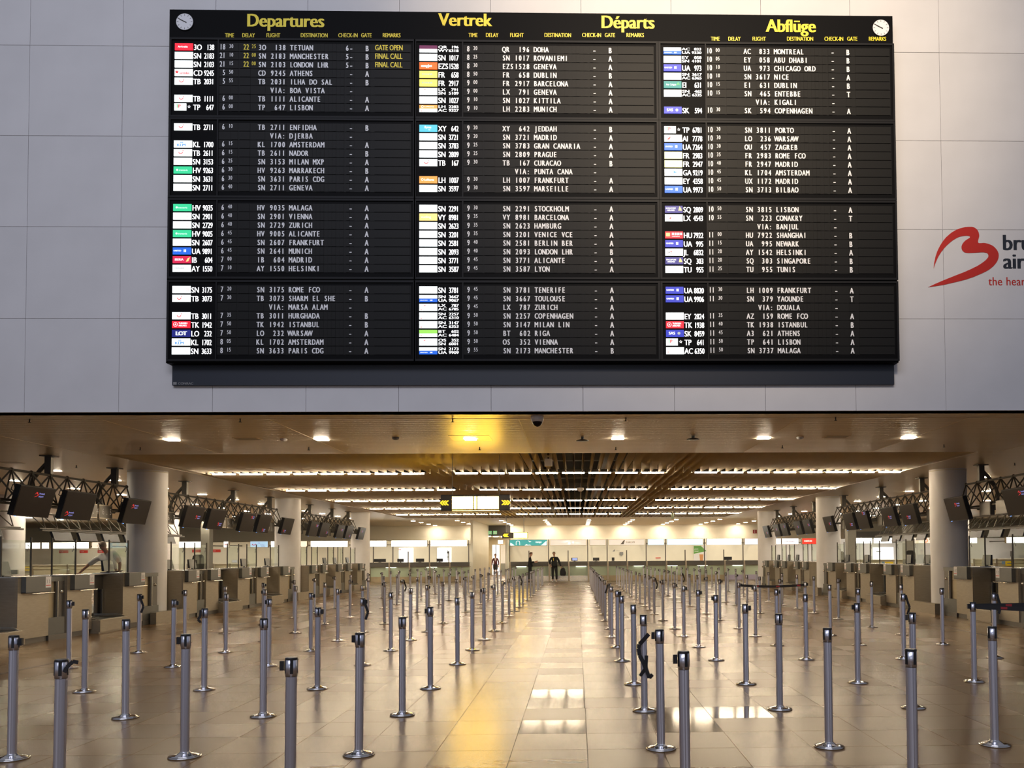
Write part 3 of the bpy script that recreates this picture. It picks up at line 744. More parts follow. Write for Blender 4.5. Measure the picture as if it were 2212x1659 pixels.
logo = thing('airport_logo', 'red brush-stroke heart emblem and dark lettering on the wall, right of the board', 'wall logo')
def resample(P_, n):
    L_ = [0]
    for i in range(1, len(P_)): L_.append(L_[-1]+math.dist(P_[i-1], P_[i]))
    out = []; j = 0
    for k in range(n+1):
        t = L_[-1]*k/n
        while j < len(P_)-2 and L_[j+1] < t: j += 1
        u = (t-L_[j])/max(1e-9, L_[j+1]-L_[j]); out.append(tuple(P_[j][a_]+(P_[j+1][a_]-P_[j][a_])*u for a_ in (0, 1)))
    return out
co = catmull(outer, 8); ci = catmull(inner, 8)[::-1]
def near(P_, q): return min(range(len(P_)), key=lambda i: math.dist(P_[i], q))
PAIRS = [((242,608),(242,608)), ((400,280),(400,362)), ((560,221),(530,304)), ((655,258),(580,320)), ((657,368),(502,420)), ((720,371),(560,464)), ((835,440),(735,463)), ((830,550),(748,508)), ((680,660),(640,590)), ((190,783),(190,783))]
SEG = []          # matched outline pairs of the emblem, in source units
for (a0, b0), (a1, b1) in zip(PAIRS, PAIRS[1:]):
    A = resample(co[near(co, a0):near(co, a1)+1], 7); B = resample(ci[near(ci, b0):near(ci, b1)+1], 7)
    SEG += list(zip(A, B))[: 7 if a1 != (190,783) else 8]
mb = MB()
for (A0, B0), (A1, B1) in zip(SEG, SEG[1:]):
    q = [LG(*A0), LG(*B0), LG(*B1), LG(*A1)]; mb.prism(q, YW-0.0175, YW-0.0130)
mb.build('emblem', M['redlogo'], logo)
mb = MB(); x, z = LG(885, 437); text(mb, 'brussels', x, z, 0.233, YW-0.0135, 0.93, bold=0.022)
x, z = LG(893, 610); text(mb, 'airport', x, z, 0.233, YW-0.0135, 0.93, bold=0.022); mb.build('name_lettering', M['navy'], logo)
mb = MB(); x, z = LG(755, 766); text(mb, 'the heart of europe', x, z, 0.125, YW-0.0135, 0.86, bold=0.004, space=0.003); mb.build('slogan_lettering', M['redlogo'], logo)

# ================================================================== CEILING LAMPS
def glow_rect(nm, label, cat, x, y, z, sx, sy, mat, group=None, th=0.03):
    t = thing(nm, label, cat, (x, y, z), 0, group)
    MB().box(-sx/2-0.012, sx/2+0.012, -sy/2-0.012, sy/2+0.012, -0.004, th).build('frame', M['white'], t)
    MB().box(-sx/2, sx/2, -sy/2, sy/2, -0.010, -0.0045).build('diffuser', mat, t)
    return t
# lamp tubes let into the cross slots of the slatted field
tube0 = None; TR = 0.69
rown = ['nearest lamp row', 'second nearest lamp row', 'middle lamp row', 'second farthest lamp row', 'farthest lamp row']
for ri, ry in enumerate(ROWS):
    k = 0; n = 0
    for i in range(26):
        x = -9.05 + i*TR
        if abs(x+3.6) < 0.3 or abs(x-2.55) < 0.3 or x > 8.2: continue
        lab = 'glowing lamp tube, %s from the left in the %s across the slats' % (ORD[n], rown[ri])
        if tube0 is None:
            tube0 = thing('tube_lamp', lab, 'lamp', (x, ry, ZC), 0, 'tube lamps in the slatted ceiling')
            MB().box(-0.34, 0.34, -0.045, 0.045, 0.012, 0.09).build('housing', M['darkmetal'], tube0)
            mb = MB(); mb.cyl((-0.285, 0, 0.0), (0.285, 0, 0.0), 0.022, 8); mb.build('tube', M['tube'], tube0)
        else: copy_tree(tube0, (x, ry, ZC), label=lab)
        n += 1
# recessed downlights
dl0 = None
def downlight(x, y, lab, grp):
    global dl0
    if dl0 is None: dl0 = glow_rect('downlight', lab, 'ceiling light', x, y, ZC, 0.21, 0.21, M['down'], grp); return dl0
    return copy_tree(dl0, (x, y, ZC), label=lab, group=grp)
DX = [-1.93+2.69*k for k in range(-11, 13)]
n = 0
for x in DX:
    if -0.62*15.3 < x < 0.55*15.3:
        downlight(x, 15.3, 'bright recessed downlight, %s from the left in the row under the wall edge' % ORD[n], 'downlights in the front soffit'); n += 1
for side in (-1, 1):
    ys = [18.0+2.69*j for j in range(12)]
    for j, y in enumerate(ys):
        n = 0
        for x in sorted(DX, key=abs):
            if x*side < 0 or (side < 0 and x > -10.6) or (side > 0 and x < 9.7): continue
            if abs(x) > (0.69 if side < 0 else 0.54)*y: continue
            downlight(x, y, 'recessed downlight %s of the slats, %s row from the front, %s out from the slats' % ('left' if side < 0 else 'right', ORD[j], ORD[n]), 'downlights over the %s desks' % ('left' if side < 0 else 'right')); n += 1
for j, y in enumerate((51.6, 54.3, 57.0, 59.6)):
    n = 0
    for x in DX:
        if -12.5 < x < 12: downlight(x, y, 'small bright downlight behind the slats, %s cross row, %s from the left' % (ORD[j], ORD[n]), 'downlights above the far service counters'); n += 1
# small ceiling fittings
def fitting(nm, lab, cat, x, y, mb_parts):
    t = thing(nm, lab, cat, (x, y, ZC))
    for p, m_, f in mb_parts: mb = MB(); mb.smooth = True; f(mb); mb.build(p, M[m_], t)
    return t
def onceil(px, py):
    d = Vector((px-CX, py-CY, FP)); q = Vector((_x.dot(d), _y.dot(d), _z.dot(d))); t = (ZC-EYE)/q.z; return q.x*t, q.y*t
x, y = onceil(1159, 893)
fitting('dome_camera', 'white dome security camera with dark lens, under the wall edge', 'camera', x, y+0.25,
        [('housing', 'white', lambda b: b.lathe([(0.10, 0), (0.10, -0.05), (0.085, -0.09)], 20)), ('lens_dome', 'screen', lambda b: b.lathe([(0.078, -0.085), (0.07, -0.12), (0.045, -0.15), (0.01, -0.165)], 20))])
for i, (px, py) in enumerate(((1258, 944), (1497, 941))):
    x, y = onceil(px, py); fitting('ceiling_antenna', 'flat dark antenna disc on the front soffit, %s of the two' % ('left' if i == 0 else 'right'), 'antenna', x, y,
        [('stem', 'inkgrey', lambda b: b.cyl((0, 0, 0), (0, 0, -0.05), 0.03)), ('disc', 'darkmetal', lambda b: b.lathe([(0.05, -0.045), (0.115, -0.062), (0.115, -0.072)], 20))])
for i, (px, py, m_) in enumerate(((855, 945, 'inkgrey'), (613, 948, 'white'), (1728, 944, 'white'))):
    x, y = onceil(px, py); fitting('smoke_detector', ['dark round smoke detector left of the yellow ceiling glow', 'white smoke detector in the left part of the front soffit', 'white smoke detector in the right part of the front soffit'][i], 'smoke detector', x, y,
        [('body', m_, lambda b: b.lathe([(0.065, 0), (0.06, -0.03), (0.03, -0.045)], 16))])
for i, (px, py) in enumerate(((64, 905), (519, 904), (978, 904), (1352, 902), (1805, 901), (303, 966), (667, 966), (1036, 966), (1330, 966), (1690, 962), (2039, 960), (165, 1005), (2192, 1000))):
    x, y = onceil(px, py); fitting('sprinkler', 'tiny dark ceiling sprinkler, %s from the left of the %s row' % ((ORD[i], 'front') if i < 5 else (ORD[i-5], 'second') if i < 11 else ('first' if i == 11 else 'last', 'third')), 'sprinkler', x, y,
        [('pipe', 'darkmetal', lambda b: b.cyl((0, 0, 0), (0, 0, -0.05), 0.010, 6)), ('head', 'darkmetal', lambda b: b.lathe([(0.022, -0.05), (0.022, -0.058)], 10))])
x, y = onceil(535, 948)
glow_vents = []
for i, (px, py) in enumerate(((535, 948), (1807, 943), (25, 999))):
    x, y = onceil(px, py); t = thing('ceiling_hatch', ['thin flat hatch in the left front soffit', 'thin flat hatch in the right front soffit', 'long slot grille above the left desks'][i], 'hatch', (x, y, ZC))
    MB().box(-0.22, 0.22, -0.15, 0.15, -0.006, 0.01).build('frame', M['slat'], t); MB().box(-0.20, 0.20, -0.13, 0.13, -0.008, -0.0062).build('cover', M['panelt'], t)
x, y = onceil(1017, 946); t = thing('access_panel', 'square ceiling access panel around the downlight in the yellow glow', 'hatch', (x, y+0.02, ZC))
mb = MB(); [mb.box(*q, -0.004, -0.001) for q in ((-0.36, -0.125, -0.36, 0.36), (0.125, 0.36, -0.36, 0.36), (-0.125, 0.125, -0.36, -0.125), (-0.125, 0.125, 0.125, 0.36))]; mb.build('panel', M['steel'], t)
# camera, speaker hanging in the slats
for nm, lab, x, y, c in (('white_speaker', 'slim white loudspeaker box hanging among the slats near the middle', -0.62, 18.6, 'paper'), ('slat_camera', 'round white camera on the slats behind the second lamp row', 0.12, 26.6, 'paper'), ('dark_speaker', 'small dark box hanging in the slats between the far lamp rows', -1.05, 37.0, 'inkgrey')):
    t = thing(nm if nm != 'white_speaker' else 'speaker', lab, 'speaker' if 'camera' not in nm else 'camera', (x, y, ZC))
    if 'camera' in nm: t.name = 'security_camera'; mb = MB(); mb.smooth = True; mb.lathe([(0.11, 0.0), (0.11, -0.07), (0.05, -0.12)], 18); mb.build('housing', M[c], t)
    else:
        t.name = 'hanging_speaker'; MB().cbox(-0.085, 0.085, -0.06, 0.06, -0.16, 0.24, 0.01).build('cabinet', M[c], t)
        MB().prism([(0.03*math.cos(a*PI/5), 0.10+0.03*math.sin(a*PI/5)) for a in range(10)], -0.066, -0.06).build('cone', M['darkmetal'], t); MB().prism([(0.02*math.cos(a*PI/5), 0.02+0.02*math.sin(a*PI/5)) for a in range(10)], -0.066, -0.06).build('port', M['darkmetal'], t)
# projector-like green-white cylinder right of centre at the far end of the slats
t = thing('hanging_cylinder', 'pale green cylinder lamp hanging near the far end of the slats, right of centre', 'lamp', (4.95, 43.2, ZC))
mb = MB(); mb.smooth = True; mb.lathe([(0.075, 0.02), (0.075, -0.30)], 16); mb.build('shade', M['gglass'], t)

# ================================================================== HANGING SIGNS
def chev(mb, x, z, s, d, y):      # one chevron pointing in direction d (+1 right)
    w_ = s*0.34
    for sg in (1, -1):
        mb.prism([(x, z+sg*s/2), (x+d*w_, z+sg*s/2), (x+d*(s*0.5+w_), z), (x+d*s*0.5, z)], y-0.004, y)
t = thing('direction_sign', 'large hanging black sign with two lit yellow-white panels and arrow chevrons both ways', 'sign', (-2.18, 18.2, 2.68))
MB().cbox(-0.745, 0.745, -0.05, 0.05, -0.165, 0.175, 0.01).build('box', M['darkmetal'], t)
for x0, x1 in ((-0.50, -0.055), (0.045, 0.50)):
    for y0, y1 in ((-0.056, -0.05), (0.05, 0.056)): MB().box(x0, x1, y0, y1, -0.135, 0.135).build('lit_panel', M['ysign'], t)
MB().box(-0.03, 0.02, -0.056, -0.05, -0.135, 0.135).build('lit_bar', M['ysign'], t)
MB().box(-0.50, 0.50, -0.04, 0.04, -0.169, -0.165).build('lit_underside', M['ysign'], t)
mb = MB(); [chev(mb, -0.57-i*0.055, 0, 0.10, -1, -0.05) for i in range(3)]; mb.build('left_chevrons', M['yarrow'], t)
mb = MB(); [chev(mb, 0.56+i*0.055, 0, 0.10, 1, -0.05) for i in range(3)]; mb.build('right_chevrons', M['yarrow'], t)
for x in (-0.50, 0.51): MB().cyl((x, 0, 0.17), (x, 0, ZC-2.68+0.1), 0.008, 6).build('hanging_rod', M['inkgrey'], t)
t = thing('direction_sign', 'small distant hanging sign with left chevrons and one lit yellow panel', 'sign', (-3.35, 45.8, 2.62))
MB().cbox(-0.70, 0.70, -0.05, 0.05, -0.16, 0.15, 0.01).build('box', M['darkmetal'], t)
for y0, y1 in ((-0.056, -0.05),): MB().box(-0.07, 0.66, y0, y1, -0.14, 0.13).build('lit_panel', M['ysign'], t)
mb = MB(); [chev(mb, -0.52-0.0+i*0.085, 0, 0.17, -1, -0.05) for i in range(3)]; mb.build('left_chevrons', M['yarrow'], t)
for x in (-0.48, 0.48): MB().cyl((x, 0, 0.14), (x, 0, ZC-2.62+0.05), 0.02, 6).build('hanging_rod', M['inkgrey'], t)
t = thing('emergency_sign', 'small dim green running-man and arrow sign on the dark transom', 'sign', (-6.0, 60.2, 3.12))
MB().box(-0.30, -0.06, -0.03, 0, -0.09, 0.16).build('arrow_panel', M['exitg'], t); MB().box(0.03, 0.30, -0.03, 0, -0.09, 0.16).build('runner_panel', M['exitg'], t)
mb = MB(); mb.prism([(-0.18, -0.06), (-0.10, 0.03), (-0.26, 0.03)], -0.034, -0.03); mb.box(-0.20, -0.16, -0.034, -0.03, 0.03, 0.12); mb.box(0.10, 0.16, -0.034, -0.03, -0.05, 0.12); mb.box(0.2, 0.27, -0.034, -0.03, -0.06, 0.10); mb.build('pictograms', M['paper'], t)
t = thing('exit_lightbox', 'small glowing white light box hanging in the passage beyond', 'sign', (-5.55, 61.3, 2.50))
MB().box(-0.17, 0.17, -0.03, 0.03, -0.12, 0.12).build('box', M['lbox'], t)
for x in (-0.13, 0.13): MB().cyl((x, 0, 0.12), (x, 0, 0.42), 0.012, 6).build('rod', M['inkgrey'], t)
t = thing('motion_sensor', 'small pale sensor on a thin rod in front of the dark transom', 'sensor', (-6.55, 58.0, 3.0)); MB().cbox(-0.085, 0.085, -0.06, 0.06, -0.12, 0.15, 0.01).build('box', M['panelt'], t); MB().cyl((0, 0, 0.15), (0, 0, ZC-3.0), 0.015, 6).build('rod', M['panelt'], t)
# two lit canopy ceilings inside the passage
for i in range(3):
    t = thing('passage_downlight', 'small downlight in the low ceiling of the passage, %s from the front' % ORD[i], 'ceiling light', (-6.4+0.45*i, 60.9+i*1.2, 2.915)); MB().box(-0.16, 0.16, -0.14, 0.14, -0.01, -0.001).build('diffuser', M['down'], t)

# ================================================================== TRUSSES WITH SCREENS
def truss(side, ya, yb, lab):
    X = -10.75 if side < 0 else 9.70; d = 1 if side < 0 else -1
    t = thing('screen_truss', lab, 'truss', (X, ya, ZC))
    zt, zb = 3.235-ZC, 2.62-ZC; xb1 = 0.33*d; xb2 = -0.33*d; L_ = yb-ya
    MB().cyl((0, 0, zt), (0, L_, zt), 0.024, 8).build('top_chord', M['trussm'], t)
    MB().cyl((xb1, -0.1, zb), (xb1, L_+0.1, zb), 0.024, 8).build('front_chord', M['trussm'], t)
    MB().cyl((xb2, -0.1, zb), (xb2, L_+0.1, zb), 0.024, 8).build('rear_chord', M['trussm'], t)
    n = max(2, round(L_/0.585)); st = L_/n
    mb_n = MB(); mb_n.smooth = True
    for k in range(n+1):
        mb_n.lathe([(0.001, -0.042), (0.03, -0.03), (0.042, 0), (0.03, 0.03), (0.001, 0.042)], 8, (0, k*st, zt), caps=False)
    mb_n.build('chord_nodes', M['trussm'], t)
    for k in range(n):
        for xb in (xb1, xb2):
            MB().cyl((0, k*st, zt), (xb, (k+0.5)*st, zb), 0.016, 6).build('diagonal', M['trussm'], t)
            MB().cyl((0, (k+1)*st, zt), (xb, (k+0.5)*st, zb), 0.016, 6).build('diagonal', M['trussm'], t)
    for k in range(n): MB().cyl((xb1, (k+0.5)*st, zb), (xb2, (k+0.5)*st, zb), 0.012, 6).build('cross_bar', M['trussm'], t)
    return t
def hanger(side, y, lab):
    X = -10.95 if side < 0 else 9.82; d = 1 if side < 0 else -1
    t = thing('truss_hanger', lab, 'hanger', (X, y, ZC), 0, 'hangers of the screen trusses')
    MB().box(-0.13, 0.13, -0.13, 0.13, -0.02, 0).build('ceiling_plate', M['trussm'], t)
    MB().box(-0.065, 0.065, -0.05, 0.05, -0.40, -0.02).build('post', M['trussm'], t)
    MB().cyl((0, 0, -0.40), (0.06*d, 0, -0.44), 0.04, 8).build('socket', M['trussm'], t)
    MB().tube([(-0.04*d, 0, -0.15), (-0.18*d, 0, -0.30), (-0.32*d, 0, -0.48), (-0.40*d, 0, -0.70), (-0.40*d, 0, -0.95), (-0.30*d, 0, -1.08)], 0.042, 8).build('curved_arm', M['trussm'], t)
    return t
for side, segs in ((-1, ((12.7, 20.3), (21.75, 30.35), (32.0, 40.65))), (1, ((12.7, 20.65), (22.2, 31.0), (32.4, 41.25)))):
    for i, (a, b) in enumerate(segs):
        truss(side, a, b, 'dark triangular tube truss above the %s desks, %s' % ('left' if side < 0 else 'right', ['nearest of the three sections', 'middle section between two columns', 'farthest section'][i]))
for side, ys in ((-1, (14.2, 17.67, 20.15, 23.73, 27.04, 30.2, 34.73, 37.88, 40.5)), (1, (14.2, 16.9, 20.12, 23.63, 26.83, 30.6, 34.45, 37.79, 40.9))):
    for i, y in enumerate(ys): hanger(side, y, 'dark ceiling post with a curved arm carrying the %s truss, %s from the front' % ('left' if side < 0 else 'right', ORD[i]))
def airlogo(mb, mb2, ax, u, v, s):  # small screen logo; ax maps (u, v) on the screen to a point
    f = lambda p: ax(u+(p[0]-190)/660*s, v+(783-p[1])/660*s)
    for (A0, B0), (A1, B1) in zip(SEG[::3], SEG[3::3]+[SEG[-1]]): mb.add([f(A0), f(B0), f(B1), f(A1)], [(0, 1, 2, 3)])
    text(mb2, 'brussels', u+s*1.12, v+s*0.52, s*0.30, 0, 0.95, bold=0.004, ax=ax); text(mb2, 'airport', u+s*1.12, v+s*0.06, s*0.30, 0, 0.95, bold=0.004, ax=ax)
def screen(side, y0, lab, lu, lv, w_=1.02):
    d = 1 if side < 0 else -1
    xt, xb = (-9.95, -10.10) if side < 0 else (9.02, 9.17)
    zt, zb = 2.86, 2.31; T = Vector((xt, 0, zt)); B = Vector((xb, 0, zb)); up = (T-B); h = up.length; up.normalize(); nrm = Vector((abs(up.z)*d, 0, -abs(up.x))).normalized()
    base = Vector((xb, y0, zb)); t = thing('info_screen', lab, 'screen', base, 0, 'check-in screens on the %s truss' % ('left' if side < 0 else 'right'))
    def pt(y, v, o): return Vector((0, y, 0)) + up*v + nrm*o
    def slabm(ya, yb, va, vb, oa, ob): return MB().hexa([pt(ya, va, oa), pt(yb, va, oa), pt(yb, va, ob), pt(ya, va, ob), pt(ya, vb, oa), pt(yb, vb, oa), pt(yb, vb, ob), pt(ya, vb, ob)])
    slabm(0, w_, 0, h, -0.10, 0.0).build('casing', M['casing'], t)
    slabm(0.012, w_-0.012, 0.012, h-0.012, 0.0, 0.004).build('display', M['screen'], t)
    # u runs left to right as seen from the aisle
    ax = (lambda u, v: tuple(pt(u, v, 0.006))) if side < 0 else (lambda u, v: tuple(pt(w_-u, v, 0.006)))
    # seen from the aisle the left side screen reads towards larger y, the right one towards smaller y
    a, b = MB(), MB(); airlogo(a, b, ax, lu*w_, lv*h, 0.115)
    a.build('logo_emblem', M['scrred'], t); b.build('logo_lettering', M['scrblu'], t)
    slabm(*((0.07, 0.10) if side < 0 else (w_-0.10, w_-0.07)), -0.008, 0.0, -0.02, 0.0).build('status_light', M['blueled'], t)
    MB().tube([pt(-0.02, h*0.98, -0.08), pt(-0.07, h*0.95, -0.10), pt(-0.08, h*0.8, -0.10), pt(-0.02, h*0.76, -0.08)] if side < 0 else [pt(w_-1.04+0.0, h*0.98, -0.08), pt(-0.07, h*0.95, -0.10), pt(-0.08, h*0.8, -0.10), pt(-0.02, h*0.76, -0.08)], 0.010, 6).build('cable_loop', M['blackp'], t)
    slabm(w_*0.35, w_*0.65, h*0.35, h*0.75, -0.33 if side < 0 else -0.21, -0.10).build('bracket', M['trussm'], t)
    return t
LS = [15.27, 16.65, 18.88, 21.74, 23.12, 25.34, 26.68, 28.87, 31.8, 33.15, 35.4, 36.8, 38.95]
LU = [(0.42, 0.66), (0.10, 0.12), (0.20, 0.62), (0.55, 0.44), (0.60, 0.20), (0.62, 0.72), (0.42, 0.08), (0.15, 0.12), (0.6, 0.66), (0.7, 0.25), (0.5, 0.55), (0.5, 0.15), (0.3, 0.6)]
for i, y in enumerate(LS): screen(-1, y, 'dark switched-on screen with a small red emblem, %s from the front on the left truss' % ORD[i], *LU[i])
RS = [16.6, 19.4, 22.3, 23.75, 26.0, 27.3, 29.6, 32.4, 33.8, 36.1, 37.5, 39.6]
RU = [(0.62, 0.72), (0.48, 0.60), (0.35, 0.30), (0.45, 0.40), (0.62, 0.80), (0.5, 0.25), (0.55, 0.45), (0.62, 0.55), (0.4, 0.5), (0.5, 0.66), (0.4, 0.5), (0.5, 0.3)]
for i, y in enumerate(RS): screen(1, y, 'dark switched-on screen with a small red emblem, %s from the front on the right truss' % ORD[i], *RU[i])
# split-flap desk numbers hanging between the screens
def numberbox(side, y0, w_, s, lab):
    d = 1 if side < 0 else -1; X = -10.25 if side < 0 else 9.32
    t = thing('desk_number_box', lab, 'number sign', (X, y0, 2.39), 0, 'desk number boxes on the %s truss' % ('left' if side < 0 else 'right'))
    x0, x1 = (-0.10, 0.0) if side < 0 else (0.0, 0.10)
    MB().box(x0, x1, 0, w_, 0, 0.30).build('casing', M['steel'] if s else M['trussm'], t)
    xx = 0.004 if side < 0 else -0.004
    MB().box(min(0, xx), max(0, xx), 0.02, w_-0.02, 0.02, 0.28).build('window', M['steeld'], t)
    if s:
        mb = MB(); ax = (lambda u, v: (xx*1.5, u, v)) if side < 0 else (lambda u, v: (xx*1.5, w_-u, v))
        text(mb, s, 0.07, 0.09, 0.13, 0, 0.8, pitch=0.14, ax=ax, bold=0.006); mb.build('digits', M['flapw'], t)
    return t
for i, (y, w_, s) in enumerate(((14.35, 0.72, '6.3'), (17.78, 0.42, '6.4'), (18.28, 0.5, '6.5'), (21.2, 0.45, '6.7'), (24.3, 0.5, '6.8'), (24.85, 0.45, '6.9'), (27.9, 0.4, ''), (28.35, 0.4, ''), (31.2, 0.5, ''), (34.3, 0.45, ''), (34.85, 0.45, ''), (37.95, 0.4, ''))):
    numberbox(-1, y, w_, s, 'grey split-flap desk number box%s, %s from the front on the left truss' % (' reading '+s if i == 0 else '', ORD[i]))
for i, (y, w_) in enumerate(((17.95, 0.5), (18.7, 0.5), (20.45, 0.3), (22.0-0.35, 0.5), (24.9, 0.45), (25.4, 0.45), (28.5, 0.45), (29.0, 0.4), (31.9, 0.4), (34.95, 0.5), (38.7, 0.4))):
    numberbox(1, y, w_, '', 'grey split-flap desk number box, %s from the front on the right truss' % ORD[i])
# farther trusses seen edge-on from behind, with the backs of their screens
def far_truss(side, X, ya, yb, lab, n_s):
    t = thing('screen_truss', lab, 'truss', (X, ya, 0)); d = -1 if side < 0 else 1; L_ = yb-ya
    MB().cyl((0, 0, 2.97), (0, L_, 2.97), 0.03, 6).build('top_chord', M['trussm'], t)
    MB().cyl((-0.35*d, 0, 2.48), (-0.35*d, L_, 2.48), 0.022, 6).build('front_chord', M['trussm'], t)
    MB().box(-0.40*d-0.06, -0.40*d+0.06, 0, L_, 2.40, 2.45).build('cable_tray', M['trussm'], t)
    n = round(L_/0.62); st = L_/n
    for k in range(n):
        MB().cyl((0, k*st, 2.97), (-0.35*d, (k+0.5)*st, 2.48), 0.017, 5).build('diagonal', M['trussm'], t)
        MB().cyl((0, (k+1)*st, 2.97), (-0.35*d, (k+0.5)*st, 2.48), 0.017, 5).build('diagonal', M['trussm'], t)
    for k in range(int(L_/3.4)+1): MB().box(-0.06, 0.06, k*3.4+0.6, k*3.4+0.7, 2.97, ZC-0.002).build('post', M['trussm'], t)
    for k in range(n_s):
        y = ya+0.5+k*(L_-1)/n_s
        s_ = thing('info_screen', 'dark back of a screen hanging from the %s %s truss, %s from the front' % ('middle' if ya < 25 else 'most distant', 'left' if side < 0 else 'right', ORD[k]), 'screen', (X-0.40*d, y, 2.11), 0, 'screen backs on the farther %s truss' % ('left' if side < 0 else 'right'))
        MB().hexa([(-0.14*d, 0, 0), (-0.14*d, 1.0, 0), (-0.06*d, 1.0, 0), (-0.06*d, 0, 0), (-0.04*d, 0, 0.285), (-0.04*d, 1.0, 0.285), (0.04*d, 1.0, 0.285), (0.04*d, 0, 0.285)]).build('casing', M['casing'], s_)
        MB().box(-0.05, 0.05, 0.4, 0.6, 0.20, 0.292).build('bracket', M['trussm'], s_)
    return t
far_truss(-1, -17.3, 16, 26, 'middle truss beyond the left desks, ending at the far round column', 6)
far_truss(-1, -17.3, 26.9, 36.5, 'most distant truss beyond the left desks', 6)
far_truss(1, 16.2, 24, 34.3, 'middle truss beyond the right desks', 6)
far_truss(1, 16.2, 35.5, 44, 'most distant truss beyond the right desks', 5)

# ================================================================== CHECK-IN DESKS
TEMPL = [('conv', 0.0, 0.9), ('desk', 0.9, 1.7), ('slot', 1.7, 2.2), ('desk', 2.2, 3.0), ('conv', 3.0, 4.3), ('desk', 4.3, 5.2), ('slot', 5.2, 5.75), ('desk', 5.75, 6.6), ('conv', 6.6, 7.75), ('desk', 7.75, 8.6), ('slot', 8.6, 9.4)]
DH = 1.215
def mk(side, X, y, name, label, cat, group):
    """root at the front line; local x = depth away from the aisle (mirrored on the right side), local y along the line"""
    t = thing(name, label, cat, (X, y, 0), 0, group); t['_s'] = side; return t
def bx(t, side, nm, mat, d0, d1, y0, y1, z0, z1):
    x0, x1 = (-d1, -d0) if side < 0 else (d0, d1)
    return MB().box(x0, x1, y0, y1, z0, z1).build(nm, M[mat], t)
LX, RX = -9.88, 9.08
def desk(side, y0, y1, lab, sticker=True):
    X = LX if side < 0 else RX; w_ = y1-y0; sn = 'left' if side < 0 else 'right'
    t = mk(side, X, y0, 'check_in_desk', lab, 'desk', 'check-in desks on the %s' % sn); del t['_s']
    bx(t, side, 'front_panel', 'steel', 0.0, 0.03, 0.01, w_-0.01, 0.10, DH-0.015)
    bx(t, side, 'side_panel', 'steel', 0.03, 0.62, 0.0, 0.03, 0.10, DH-0.015)
    bx(t, side, 'side_panel', 'steel', 0.03, 0.62, w_-0.03, w_, 0.10, DH-0.015)
    bx(t, side, 'kick_plate', 'steeld', 0.03, 0.6, 0.02, w_-0.02, 0.0, 0.10)
    bx(t, side, 'top', 'steell', -0.01, 0.66, 0.0, w_, DH-0.015, DH)
    # projecting writing box with its rail and notice
    a, b = (0.10, w_-0.08)
    bx(t, side, 'writing_box', 'boxg', -0.09, -0.002, a, b, 0.935, DH-0.002)
    bx(t, side, 'box_shadow_gap', 'blackp', -0.085, -0.002, a, b, 0.922, 0.9345)
    xr = 0.10 if side < 0 else -0.10
    MB().cyl((xr, a+0.15, 0.905), (xr, w_-0.01, 0.905), 0.010, 6).build('bag_rail', M['steell'], t)
    if sticker:
        c = b-0.17; xx = 0.0915 if side < 0 else -0.0915
        n_ = bx(t, side, 'notice', 'paper', -0.0915, -0.0902, c, b-0.012, 1.0, DH-0.012)
        bx(n_, side, 'red_stripe', 'red', -0.0925, -0.0916, c+0.01, b-0.022, 1.035, 1.048)
        mb = MB(); [mb.tube([(xx*1.01, c+0.035+q*0.06, 1.08), (xx*1.01, c+0.05+q*0.06, 1.11), (xx*1.01, c+0.035+q*0.06, 1.15)], 0.004, 4) for q in (0, 1)]; mb.build('figures', M['inkgrey'], n_)
    return t
def slot(side, y0, y1, lab):
    X = LX if side < 0 else RX; w_ = y1-y0; sn = 'left' if side < 0 else 'right'
    t = mk(side, X, y0, 'gap_panel', lab, 'panel', 'recessed panels between the %s desks' % sn); del t['_s']
    bx(t, side, 'head_band', 'boxg', 0.05, 0.09, 0.0, w_, 1.10, DH-0.03)
    bx(t, side, 'back_panel', 'panelt', 0.10, 0.13, 0.0, w_*0.55, 0.42, 1.10)
    bx(t, side, 'dark_channel', 'steeld', 0.06, 0.10, w_*0.55, w_-0.02, 0.0, 1.10)
    bx(t, side, 'steel_edge', 'steell', 0.04, 0.06, w_*0.60, w_*0.64, 0.42, 1.10)
    bx(t, side, 'bin_box', 'boxg', 0.02, 0.10, 0.0, w_-0.03, 0.10, 0.42)
    bx(t, side, 'base', 'steeld', 0.0, 0.12, 0.0, w_, 0.0, 0.10)
    mb = MB(); mb.smooth = True; mb.lathe([(0.001, -0.035), (0.025, -0.025), (0.035, 0), (0.025, 0.025), (0.001, 0.035)], 12, (0.02 if side < 0 else -0.02, w_*0.62, 0.905), caps=False)
    mb.build('rail_knob', M['steell'], t)
    return t
